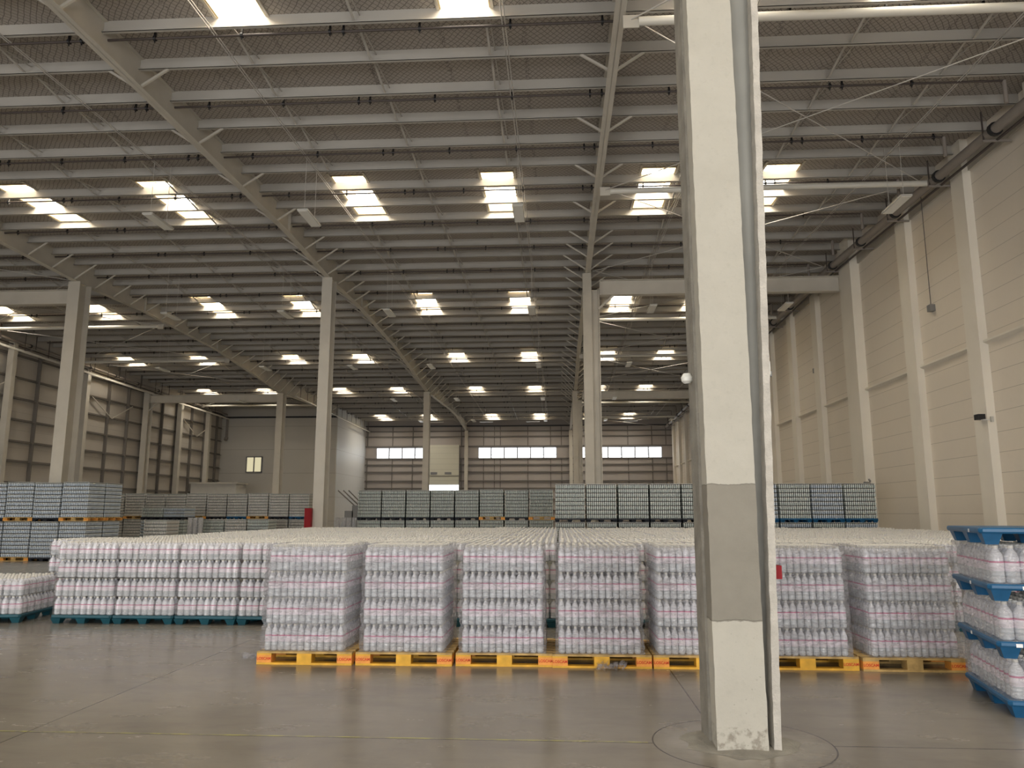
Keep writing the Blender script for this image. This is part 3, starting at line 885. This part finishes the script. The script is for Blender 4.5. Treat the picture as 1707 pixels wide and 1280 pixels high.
# small fittings on the block wall
for i, (y, z, lb) in enumerate(((23.3, 7.84, 'small box on a hanging cable high on the block wall, nearer one'), (34.0, 7.9, 'small box on a hanging cable high on the block wall, farther one'))):
    t = thing('sensor_box', lb, 'box', (XR - 0.08, y, z))
    MB().box(-0.08, 0.08, -0.1, 0.1, -0.12, 0.08, 'grey_box').build('box_body', t)
    MB().tube((0, 0, 0.08), (0, 0, zc(y) - z), 0.012, 'girt', 6).build('cable', t)
t = thing('wall_camera', 'small black camera on a bracket on the block wall pilaster', 'camera', (XR - 0.3, 20.8, 4.12))
MB().box(-0.10, 0.10, -0.1, 0.12, 0, 0.14, 'black').build('camera_body', t)
MB().bar((0.02, 0, 0.0), (0.1, -0.35, -0.04), 0.03, 0.03, 'white').bar((0.1, -0.35, -0.1), (0.1, -0.35, 0.04), 0.06, 0.06, 'lamp_box').build('bracket', t)
t = thing('wall_camera', 'pale camera on a curved arm low on the wide pilaster', 'camera', (XR - 0.4, 28.3, 2.75))
MB().tube((-0.15, -0.1, 0), (0.1, 0.1, 0.0), 0.05, 'grey_box', 8).build('camera_body', t)
MB().bar((0.1, 0.1, 0), (0.1, 0.5, 0.1), 0.03, 0.03, 'wire').bar((-0.05, -0.35, 0.05), (-0.05, -0.25, 0.12), 0.05, 0.05, 'grey_box').build('bracket', t)

# ------------------------------------------------------------------ pallets
def text_mesh(txt, size):
    cu = bpy.data.curves.new('lettering', 'FONT')
    cu.body = txt
    cu.size = size
    cu.extrude = 0.0006
    cu.align_x = 'CENTER'
    cu.align_y = 'CENTER'
    cu.materials.append(M['stencil'])
    cu.offset = 0.0012
    tmp = bpy.data.objects.new('lettering', cu)
    COL.objects.link(tmp)
    dg = bpy.context.evaluated_depsgraph_get()
    me = bpy.data.meshes.new_from_object(tmp.evaluated_get(dg))
    bpy.data.objects.remove(tmp)
    me.name = 'lettering'
    return me
LET = text_mesh('LOSCAM', 0.042)

PW, PD = 1.10, 1.10
def wood_pallet_meshes(main, ends):
    out = []
    bl = []
    for i, x in enumerate((0, 0.465, PW - 0.17)):
        w = 0.17
        for j, y in enumerate((0, 0.475, PD - 0.15)):
            bl.append((MB().box(x, x + w, y, y + 0.15, 0.022, 0.105, ends if i != 1 else main).mesh('block'), i, j))
    boards = []
    for y in (0, 0.475, PD - 0.15):
        boards.append(('bottom_board', MB().box(0, PW, y, y + 0.10, 0, 0.022, main).mesh('bottom_board')))
    for x in (0, 0.465, PW - 0.17):
        boards.append(('stringer_board', MB().box(x, x + 0.17, 0, PD, 0.105, 0.122, main).mesh('stringer_board')))
    y = 0.0
    while y < PD - 0.05:
        boards.append(('deck_board', MB().box(0, PW, y, y + 0.12, 0.122, 0.142, 'wood_raw').mesh('deck_board')))
        y += 0.1633
    return bl, boards
WP = {k: wood_pallet_meshes(*k) for k in (('wood_yellow', 'wood_orange'), ('wood_raw', 'wood_orange'), ('wood_yellow', 'wood_yellow'))}
def wood_pallet(key, loc, label, group, rz=0.0, lettering=True):
    bl, boards = WP[key]
    t = thing('wooden_pallet', label, 'pallet', loc, rz, group)
    for me, i, j in bl:
        b_ = link('block', me, t)
        if j == 0 and i != 1 and lettering:
            l = link('lettering', LET, b_, ((0.085 if i == 0 else PW - 0.085), -0.0008, 0.064))
            l.rotation_euler = (math.pi / 2, 0, 0)
            l['label'] = 'red stencilled lettering'
    for nm, me in boards:
        link(nm, me, t)
    return t

def plastic_pallet_meshes(mat, w=0.99, d=1.10, h=0.14, ov=0.0):
    deck = MB()
    c = 0.03
    x0, x1, y0, y1 = -ov, w + ov, -ov, d + ov
    for z0, z1, s0, s1 in ((h - 0.05, h - 0.035, 0.012, 0.0), (h - 0.035, h - 0.012, 0.0, 0.0), (h - 0.012, h, 0.0, 0.012)):
        def oct_(s):
            return [(x0 + c, y0 + s), (x1 - c, y0 + s), (x1 - s, y0 + c), (x1 - s, y1 - c), (x1 - c, y1 - s), (x0 + c, y1 - s), (x0 + s, y1 - c), (x0 + s, y0 + c)]
        a, b_ = oct_(s0), oct_(s1)
        vs = [(x, y, z0) for x, y in a] + [(x, y, z1) for x, y in b_]
        fs = [(k, (k + 1) % 8, 8 + (k + 1) % 8, 8 + k) for k in range(8)]
        if z0 == h - 0.05: fs.append(tuple(range(8))[::-1])
        if z1 == h: fs.append(tuple(range(8, 16)))
        deck.sheet(vs, fs, mat)
    deckm = deck.mesh('deck')
    feet = []
    for fx in (0.0, 0.5, 1.0):
        for fy in (0.0, 0.5, 1.0):
            cx, cy = 0.085 + fx * (w - 0.17), 0.085 + fy * (d - 0.17)
            f = MB()
            f.hexa([(cx - 0.05, cy - 0.05, 0), (cx + 0.05, cy - 0.05, 0), (cx + 0.05, cy + 0.05, 0), (cx - 0.05, cy + 0.05, 0)],
                   [(cx - 0.08, cy - 0.08, h - 0.049), (cx + 0.08, cy - 0.08, h - 0.049), (cx + 0.08, cy + 0.08, h - 0.049), (cx - 0.08, cy + 0.08, h - 0.049)], mat)
            feet.append(f.mesh('foot'))
    return deckm, feet
PP = {'teal': plastic_pallet_meshes('teal', 0.98, 1.1, 0.13), 'black_plastic': plastic_pallet_meshes('black_plastic', 1.02, 1.1, 0.13), 'blue': plastic_pallet_meshes('blue', 1.02, 1.1, 0.13)}
def plastic_pallet(key, loc, label, group, rz=0.0):
    deckm, feet = PP[key]
    t = thing('plastic_pallet', label, 'pallet', loc, rz, group)
    link('deck', deckm, t)
    for f in feet:
        link('foot', f, t)
    return t

# ------------------------------------------------------------------ bottles
def bottle_profile(r, h, lo=False):
    if lo:
        return [(r, h * 0.60, 'bottle'), (r, h * 0.70, 'bottle'), (r * 0.36, h * 0.88, 'bottle'), (r * 0.38, h * 0.90, 'cap'), (r * 0.36, h * 0.985, 'cap')]
    return [(r * 0.72, 0.0, 'bottle_low'), (r * 0.98, h * 0.035, 'bottle_low'), (r, h * 0.12, 'bottle_low'), (r * 0.94, h * 0.17, 'bottle_low'), (r, h * 0.22, 'bottle_low'), (r * 0.94, h * 0.27, 'bottle_low'),
            (r, h * 0.32, 'label'), (r, h * 0.53, 'stripe'), (r, h * 0.575, 'bottle'), (r * 0.99, h * 0.68, 'bottle'), (r * 0.80, h * 0.78, 'bottle'), (r * 0.38, h * 0.885, 'bottle'),
            (r * 0.42, h * 0.90, 'cap'), (r * 0.42, h * 0.965, 'cap'), (r * 0.34, h * 0.985, 'cap')]

def pack_mesh(nx, ny, p, h, seg=12, shrink=False, jit=0.0):
    m = MB()
    prof = bottle_profile(p / 2 * 0.985, h)
    for i in range(nx):
        for j in range(ny):
            m.lathe((i + 0.5) * p + R.uniform(-jit, jit), (j + 0.5) * p + R.uniform(-jit, jit), abs(R.uniform(-jit, jit)), prof, seg, rot=0.3 * i + 0.7 * j)
    if shrink:
        # heat-shrunk film hugging the pack, waisted at the shoulders
        e = 0.003
        prof2 = [(0.0, -e), (h * 0.05, e), (h * 0.30, e), (h * 0.55, e), (h * 0.72, 0.0), (h * 0.86, -p * 0.22)]
        rings = []
        n = 6
        for z, o in prof2:
            ring = []
            W, D = nx * p, ny * p
            for k in range(nx * 2):
                t = k / (nx * 2)
                ring.append((t * W * 1.0 - o + t * 2 * o, -o + 0.004 * (k % 2), z))
            for k in range(ny * 2):
                t = k / (ny * 2)
                ring.append((W + o - 0.004 * (k % 2), t * D - o + t * 2 * o, z))
            for k in range(nx * 2):
                t = k / (nx * 2)
                ring.append((W + o - t * (W + 2 * o), D + o - 0.004 * (k % 2), z))
            for k in range(ny * 2):
                t = k / (ny * 2)
                ring.append((-o + 0.004 * (k % 2), D + o - t * (D + 2 * o), z))
            rings.append(ring)
        n = len(rings[0])
        vs = [v for r_ in rings for v in r_]
        fs = [(a * n + k, a * n + (k + 1) % n, (a + 1) * n + (k + 1) % n, (a + 1) * n + k) for a in range(len(rings) - 1) for k in range(n)]
        m.sheet(vs, fs, 'shrink', True)
    return m.mesh('bottle_pack')

# ---- front row: seven stretch-wrapped loads on yellow pallets
FP, FH = 0.0772, 0.298
front_pack = pack_mesh(4, 3, FP, FH, 12)
FW, FD = 12 * FP, 12 * FP
def film_shell(w, d, layers, lh, z0, seedv, flare=0.0):
    rr = random.Random(seedv)
    m = MB()
    nx, ny = 26, 22
    loop = []
    for k in range(nx): loop.append((w * k / nx, 0, 0, -1))
    for k in range(ny): loop.append((w, d * k / ny, 1, 0))
    for k in range(nx): loop.append((w - w * k / nx, d, 0, 1))
    for k in range(ny): loop.append((0, d - d * k / ny, -1, 0))
    rows_ = []
    nz = layers * 8
    phase = [rr.uniform(0, 6) for _ in range(layers)]
    for a in range(nz + 1):
        z = layers * lh * a / nz
        f = (z / lh) % 1.0
        pinch = -0.016 * max(0, 1 - min(f, 1 - f) / 0.14) if 0.02 < z < layers * lh - 0.02 else 0.0
        ring = []
        for i, (x, y, ux, uy) in enumerate(loop):
            o = 0.020 + pinch + rr.uniform(-0.004, 0.004) + flare * (1 - z / (layers * lh))
            cx, cy = x - w / 2, y - d / 2
            ex = o if abs(abs(cx) - w / 2) < 1e-6 else 0
            ey = o if abs(abs(cy) - d / 2) < 1e-6 else 0
            sc_x, sc_y = (1 if cx > 0 else -1), (1 if cy > 0 else -1)
            ring.append((x + sc_x * ex, y + sc_y * ey, z0 + z))
        rows_.append(ring)
    top_in = [(w / 2 + (x - w / 2) * 0.93, d / 2 + (y - d / 2) * 0.93, z0 + layers * lh + 0.002) for x, y, _, _ in loop]
    rows_.append(top_in)
    n = len(loop)
    vs = [v for r_ in rows_ for v in r_]
    fs = [(a * n + k, a * n + (k + 1) % n, (a + 1) * n + (k + 1) % n, (a + 1) * n + k) for a in range(len(rows_) - 1) for k in range(n)]
    m.sheet(vs, fs, 'film', True)
    return m.mesh('stretch_film')

front_x = [-3.46, -2.32, -1.18, -0.09, 1.03, 2.16, 3.29]
load_dx = [0.05, 0.06, 0.06, 0.07, 0.06, 0.09, 0.13]
keys = [('wood_yellow', 'wood_orange'), ('wood_yellow', 'wood_orange'), ('wood_yellow', 'wood_orange'), ('wood_yellow', 'wood_orange'), ('wood_yellow', 'wood_orange'), ('wood_yellow', 'wood_yellow'), ('wood_raw', 'wood_orange')]
where = ['at the open end of the front row', 'second in the front row', 'third in the front row', 'fourth in the front row', 'in the front row half behind the concrete column', 'just past the concrete column', 'beside the blue pallet tower']
for k, x in enumerate(front_x):
    rz = R.uniform(-0.006, 0.006)
    wood_pallet(keys[k], (x, 8.98 + R.uniform(-0.02, 0.02), 0), 'yellow pallet under the load %s' % where[k], 'yellow wooden pallets in the front row', rz)
    t = thing('bottle_load', 'wrapped four-layer bottle load, %s' % where[k], 'water bottles', (x + load_dx[k], 9.03, 0.143), rz * 1.5, 'wrapped bottle loads in the front row')
    lean = R.uniform(-0.004, 0.004)
    for L in range(4):
        ox = lean * L + R.uniform(-0.004, 0.004)
        for i in range(3):
            for j in range(4):
                link('bottle_pack', front_pack, t, (ox + i * 4 * FP + R.uniform(-0.002, 0.002), j * 3 * FP + R.uniform(-0.002, 0.002), L * FH))
    link('stretch_film', film_shell(FW, FD, 4, FH, 0, 40 + k, 0.012), t)

# crumpled film ends on the floor
def scrap(x, y, s, label, seed):
    rr = random.Random(seed)
    m = MB()
    for q in range(14):
        a = Vector((rr.uniform(-s, s), rr.uniform(-s, s) * 0.5, 0.002))
        pts = [a]
        for i in range(5):
            pts.append(pts[-1] + Vector((rr.uniform(-0.05, 0.05), rr.uniform(-0.04, 0.04), 0)))
        for i, p in enumerate(pts):
            p.z = 0.002 + (0.05 * rr.random() if 0 < i < 5 else 0)
        vs, fs = [], []
        for i, p in enumerate(pts):
            vs += [p, p + Vector((rr.uniform(-0.01, 0.03), rr.uniform(0.02, 0.06), rr.uniform(0, 0.05)))]
            if i:
                fs.append((2 * i - 2, 2 * i, 2 * i + 1, 2 * i - 1))
        m.sheet(vs, fs, 'film', True)
    return tag(m.build('film_scrap', None, (x, y, 0)), label, 'plastic film')
scrap(-3.62, 9.3, 0.12, 'crumpled tail of clear film on the floor beside the open-end yellow pallet', 3)
scrap(0.50, 8.9, 0.12, 'crumpled tail of clear film at the foot of the fourth yellow pallet', 4)

# ---- field of unwrapped packs behind
BP, BH = 0.1055, 0.28
packs_a = [pack_mesh(3, 2, BP, BH, 12, True, 0.005) for _ in range(5)]
LW, LD = 9 * BP, 10 * BP
FX = [-7.93 + 0.99 * k for k in range(18)]
FY0 = 11.98
colw = ['open-side', 'middle', 'column-side']
layw = ['bottom', 'second', 'third', 'top']
stackw = ['at the outer end of its row', 'second from the outer end', 'third from the outer end', 'fourth from the outer end']
def sname(k):
    return stackw[k] if k < 4 else '%s in the teal row' % ORD[k]
count = 0
def put_pack(x, y, z, rz, label, group):
    global count
    o = link('bottle_pack', packs_a[R.randrange(5)], None, (x, y, z), rz)
    tag(o, label, 'water bottles', group)
    count += 1
teal_lab = 'teal plastic pallet under the unwrapped bottle stack %s'
for k, x in enumerate(FX[:17]):
    plastic_pallet('teal', (x - 0.02, FY0 - 0.02, 0), teal_lab % sname(k), 'teal plastic pallets')
boardm = MB().box(0, 0.97, 0, 1.08, 0, 0.004, 'tray').mesh('layer_board')
for k in range(5):
    x = FX[k]
    tag(link('layer_board', boardm, None, (x - 0.005, FY0 - 0.01, 0.13 + 2 * BH + 0.0005)), 'thin board between bottle layers, stack %s' % sname(k), 'board', 'layer boards in the teal row stacks')
DZ = [0, 0, 0.005, 0.005]
for k in range(13):
    x = FX[k]
    for L in range(4):
        for i in range(3):
            for j in range(5):
                front = j == 0
                side = (k == 0 and i == 0) or (k == 3 and i == 2)
                if k < 4 and (L == 3 or front or side) or (k >= 4 and L == 3):
                    jx = R.uniform(-0.004, 0.004)
                    lab = 'pink-striped bottle pack, %s layer, %s column, %s row, %s teal-pallet stack' % (layw[L], colw[i], ORD[j], ORD[k])
                    put_pack(x + i * 3 * BP + jx, FY0 + j * 2 * BP + R.uniform(-0.003, 0.003), 0.13 + L * BH + DZ[L], 0, lab, 'unwrapped bottle packs of the teal row')
# an extra stack set back beside the outer end
EX, EY = -8.93, 13.25
plastic_pallet('teal', (EX - 0.02, EY - 0.02, 0), 'teal plastic pallet under the set-back stack beyond the outer end of the row', 'teal plastic pallets')
for L in range(4):
    for i in range(3):
        for j in range(5):
            if L == 3 or j == 0 or i == 0:
                put_pack(EX + i * 3 * BP, EY + j * 2 * BP, 0.13 + L * BH, 0, 'pink-striped bottle pack, set-back outer stack, %s layer, %s column, %s row' % (layw[L], colw[i], ORD[j]), 'bottle packs of the set-back stack')
# low two-layer pallet near the left picture edge
lx, ly, lrz = -9.42, 11.85, 0.14
plastic_pallet('teal', (lx, ly, 0), 'teal plastic pallet carrying only two layers of bottles', 'teal plastic pallets', lrz)
c_, s_ = math.cos(lrz), math.sin(lrz)
for L in range(2):
    for i in range(3):
        for j in range(5):
            if L == 1 or j == 0 or i == 2:
                u, v = 0.02 + i * 3 * BP, 0.02 + j * 2 * BP
                put_pack(lx + u * c_ - v * s_, ly + u * s_ + v * c_, 0.13 + L * BH, lrz, 'pink-striped bottle pack, low two-layer pallet, %s layer, %s column, %s row' % (('lower', 'upper')[L], colw[i], ORD[j]), 'bottle packs on the low pallet')

# everything farther back: one continuous mass of bottles
def mass(name, parts):
    """parts: list of (base MB, positions)"""
    V, F, MI, SM, mats = [], [], [], [], []
    off = 0
    for base, pos in parts:
        bv = np.array(base.v, dtype=np.float64)
        bf = base.f
        idx = [mats.index(q) if q in mats else (mats.append(q) or len(mats) - 1) for q in base.mats]
        lens = np.array([len(f) for f in bf])
        flat = np.array([i for f in bf for i in f])
        pos = np.array(pos, dtype=np.float64)
        n = len(pos)
        V.append((bv[None] + pos[:, None]).reshape(-1, 3))
        F.append(((flat[None] + (np.arange(n) * len(bv))[:, None]) + off).reshape(-1))
        MI.append((np.tile(np.array([idx[q] for q in base.m]), n), np.tile(lens, n), np.tile(np.array(base.smooth), n)))
        off += n * len(bv)
    V = np.concatenate(V); F = np.concatenate(F)
    mi = np.concatenate([a for a, _, _ in MI]); ln = np.concatenate([b_ for _, b_, _ in MI]); sm = np.concatenate([c for _, _, c in MI])
    me = bpy.data.meshes.new(name)
    me.vertices.add(len(V)); me.vertices.foreach_set('co', V.astype(np.float32).ravel())
    me.loops.add(len(F)); me.loops.foreach_set('vertex_index', F.astype(np.int32))
    me.polygons.add(len(ln))
    me.polygons.foreach_set('loop_start', np.concatenate([[0], np.cumsum(ln)[:-1]]).astype(np.int32))
    me.polygons.foreach_set('material_index', mi.astype(np.int32))
    me.polygons.foreach_set('use_smooth', sm.astype(bool))
    for q in mats: me.materials.append(M[q])
    me.update(calc_edges=True); me.validate()
    return link(name, me)
bfull = MB().lathe(0, 0, 0, bottle_profile(BP / 2 * 0.985, BH), 8)
blo = MB().lathe(0, 0, 0, bottle_profile(BP / 2 * 0.985, BH, True), 6)
pf, pl = [], []
for j in range(11):
    y0 = FY0 + 1.15 * j
    for k, x in enumerate(FX):
        if x > 9.95 or (x > 9 and j < 0):
            continue
        dx, dy, dz = R.uniform(-0.012, 0.012), R.uniform(-0.02, 0.02), (R.uniform(-0.01, 0.012) if j > 1 else 0)
        ztop = 0.135 + 3 * BH + dz
        for a in range(9):
            for b_ in range(10):
                px_, py_ = x + (a + 0.5) * BP + dx + R.uniform(-.008, .008), y0 + (b_ + 0.5) * BP + dy + R.uniform(-.010, .010)
                zj = R.uniform(-0.012, 0.010)
                if j == 0 and k < 13:
                    if k >= 4 and b_ == 0:
                        for L in range(3): pf.append((px_ - dx, py_ - dy, 0.13 + L * BH))
                    continue
                if k == 0 and a == 0 or (j == 0 and b_ == 0):
                    for L in range(4): pf.append((px_, py_, 0.13 + L * BH + (0.005 + dz if L == 3 else 0)))
                elif j <= 1:
                    pf.append((px_, py_, ztop + zj))
                else:
                    pl.append((px_, py_, ztop + zj))
tag(mass('bottle_packs_mass', [(bfull, pf), (blo, pl)]), 'sea of unwrapped pale bottles with white caps stretching back behind the front rows', 'water bottles', 'unwrapped bottles behind', 'stuff')

# a slightly higher pair of wrapped blocks in the middle of the field
# ---- tower of blue pallets with wrapped tiers
TW, TH = 0.118, 0.33
tier_pack = pack_mesh(2, 2, TW, TH, 14)
bp_deck, bp_feet = plastic_pallet_meshes('blue', 1.0, 1.2, 0.145, 0.02)
TX, TY, TR = 3.78, 7.06, math.radians(-11.5)
tn = ['on the floor under the wrapped tiers', 'between the lowest and middle wrapped tiers', 'between the middle and upper wrapped tiers', 'lying on top of the wrapped tower']
tz = 0.0
stk = MB().sheet([(0, 0, 0), (0.05, 0, 0), (0.05, 0, 0.03), (0, 0, 0.03)], [(0, 1, 2, 3)], 'sticker').mesh('paper_sticker')
def wrap_tier(seed):
    me = film_shell(8 * TW, 10 * TW, 1, TH, 0, seed, 0.01)
    return me
offs = [(0, 0, 0), (-0.04, 0.01, -0.015), (-0.075, 0.0, -0.03), (-0.10, 0.01, -0.045)]
for k in range(4):
    ox, oy, orz = offs[k]
    t = thing('plastic_pallet', 'blue plastic pallet %s' % tn[k], 'pallet', (TX + ox, TY + oy, tz), TR + orz, 'blue pallets of the wrapped tower')
    link('deck', bp_deck, t)
    for f in bp_feet: link('foot', f, t)
    if k:
        s1 = link('paper_sticker', stk, t, (-0.0215, 0.95 - 0.2 * k, 0.10)); s1.rotation_euler = (0, 0, -math.pi / 2)
        s2 = link('paper_sticker', stk, t, (0.12 * k, -0.0215, 0.10))
    tz += 0.1455
    if k < 3:
        t2 = thing('bottle_load', 'clear-wrapped single layer of bottles, %s tier of the blue pallet tower' % ('lowest', 'middle', 'upper')[k], 'water bottles', (TX + ox + 0.03, TY + oy + 0.01, tz), TR + orz, 'wrapped tiers of the blue pallet tower')
        for i in range(4):
            for j in range(5):
                link('bottle_pack', tier_pack, t2, (i * 2 * TW, j * 2 * TW, 0))
        link('stretch_film', wrap_tier(80 + k), t2)
        tz += TH + 0.0005

# ------------------------------------------------------------------ cans
CP, CH = 0.0655, 0.139
def can_layer_mesh(mat, nx=15, ny=16):
    m = MB()
    pr = [(CP * 0.36, 0.0, mat), (CP * 0.455, 0.012, mat), (CP * 0.455, CH * 0.66, 'can_mid'), (CP * 0.34, CH * 0.80, 'can_mid'), (CP * 0.36, CH * 0.86, 'can_mid')]
    for i in range(nx):
        for j in range(ny):
            if i in (0, nx - 1) or j in (0, ny - 1):
                m.lathe((i + 0.5) * CP, (j + 0.5) * CP, 0, pr, 8)
    m.box(0.02, nx * CP - 0.02, 0.02, ny * CP - 0.02, CH * 0.955, CH * 0.985, 'tray')
    m.box(0.04, nx * CP - 0.04, 0.04, ny * CP - 0.04, 0.0, CH * 0.955, 'black')  # black core stands in for the shade between the cans
    return m.mesh('can_layer')
CL = {k: can_layer_mesh(k) for k in ('can', 'can_warm', 'can_blue')}
sheetm = MB()
sheetm.box(0, 15 * CP, 0, 16 * CP, 0, 0.012, 'can_mid')
sheetm = sheetm.mesh('top_frame')
def can_load(x, y, z, n, mat, label, group):
    t = thing('can_load', label, 'cans', (x, y, z), R.uniform(-0.006, 0.006), group)
    ox = 0
    for L in range(n):
        ox += R.uniform(-0.003, 0.003)
        link('can_layer', CL[mat], t, (ox, 0, L * CH))
    link('top_frame', sheetm, t, (ox, 0, n * CH))
    return t
def can_block(x0, nx, y, pal, mats, rowname, gname, z1=9, z2=8, step=1.045, ny=1, palmat=None, skip=()):
    for k in range(nx):
        for q in range(ny):
            if (k, q) in skip: continue
            x = x0 + k * step
            yy = y + q * 1.12
            pos = (('%s in %s' % (ORD[k], rowname)) if nx > 1 else rowname) + ('' if ny == 1 else (', front file', ', rear file')[q])
            m1 = mats[(k + q) % len(mats)]
            pk = pal[k % len(pal)]
            z = 0
            for tier, n in (('lower', z1), ('upper', z2)):
                if n == 0: continue
                lb = '%s pallet, %s tier, %s'
                if pk == 'wood':
                    wood_pallet(('wood_raw', 'wood_orange'), (x - 0.04, yy - 0.02, z), lb % ('worn orange wooden', tier, pos), gname + ' pallets', 0, False)
                    z += 0.1425
                else:
                    plastic_pallet(pk, (x - 0.02, yy - 0.02, z), lb % ('blue plastic' if pk == 'blue' else 'black plastic', tier, pos), gname + ' pallets')
                    z += 0.1305
                can_load(x, yy, z, n, mats[(k + q + (tier == 'upper')) % len(mats)], 'empty cans on trays, %s tier, %s' % (tier, pos), gname)
                z += n * CH + 0.0125
can_block(-0.13, 5, 25.8, ['black_plastic'], ['can'], 'the column-side can row', 'can stacks before the block wall')
can_block(-0.13 + 5 * 1.045, 5, 25.8, ['blue'], ['can_blue', 'can'], 'the blue-pallet can row', 'can stacks on blue pallets by the block wall')
can_block(-8.55, 8, 32.6, ['black_plastic', 'black_plastic', 'black_plastic', 'black_plastic', 'black_plastic', 'wood', 'black_plastic', 'wood'], ['can'], 'the centre can row', 'can stacks in the centre row')
can_block(-22.1, 5, 27.0, ['wood', 'black_plastic'], ['can_blue'], 'the tall bluish can block', 'can stacks near the cladding wall', 9, 9, 1.045, 2)
can_block(-24.0, 11, 38.0, ['black_plastic', 'blue', 'wood'], ['can_warm'], 'the long pale can row', 'can stacks in the long pale row', 9, 8, 1.06)
can_block(-18.9, 2, 34.2, ['black_plastic'], ['can_blue', 'can'], 'the short bluish can pair', 'short can stacks', 9, 3, 1.045)
can_block(-16.4, 3, 35.0, ['black_plastic'], ['can', 'can_warm'], 'the low can row', 'low can stacks', 9, 0, 1.06)
can_block(-17.0, 1, 31.0, ['wood'], ['can_warm', 'can'], 'lone stack beside the tall block', 'low can stacks', 9, 0)
can_block(-23.1, 2, 29.2 - 3.4, ['black_plastic'], ['can_warm'], 'the low pale can pair', 'low pale can stacks', 6, 0)

# shiny wrapped bundles and a machine in the middle distance
def bundle(x, y, n, label):
    t = thing('wrapped_roll', label, 'film rolls', (x, y, 0))
    for k in range(n):
        MB().tube((k * 0.24, 0, 0), (k * 0.24, 0, 1.5), 0.105, 'film_dense', 12).tube((k * 0.24, 0, 0.0), (k * 0.24, 0, 1.48), 0.09, 'white', 10).build('film_roll', t)
bundle(-9.6, 33.4, 4, 'shiny upright film-wrapped rolls between centre can row and red cabinet')
bundle(-16.3, 33.6, 3, 'shiny upright film-wrapped rolls before the long pale can row')
t = thing('steel_rack', 'dark grey machine with slanting rods at the end of the centre can row', 'machine', (-9.7, 36.0, 0))
MB().box(0, 0.95, 0, 0.8, 0, 2.05, 'grey_box').box(-0.35, 0.05, 0, 0.6, 0, 1.8, 'grey_box').build('machine_body', t)
for k in range(3):
    MB().tube((-0.75 + 0.25 * k, 0.2, 2.75), (0.1 + 0.22 * k, 0.2, 2.0), 0.03, 'girt', 6).build('rod', t)
for o in scene.objects:
    if o.parent is None and 'label' in o and len(o['label'].split()) > 15: print('LONG', len(o['label'].split()), o['label'])
print('packs', count, 'objects', len(scene.objects))
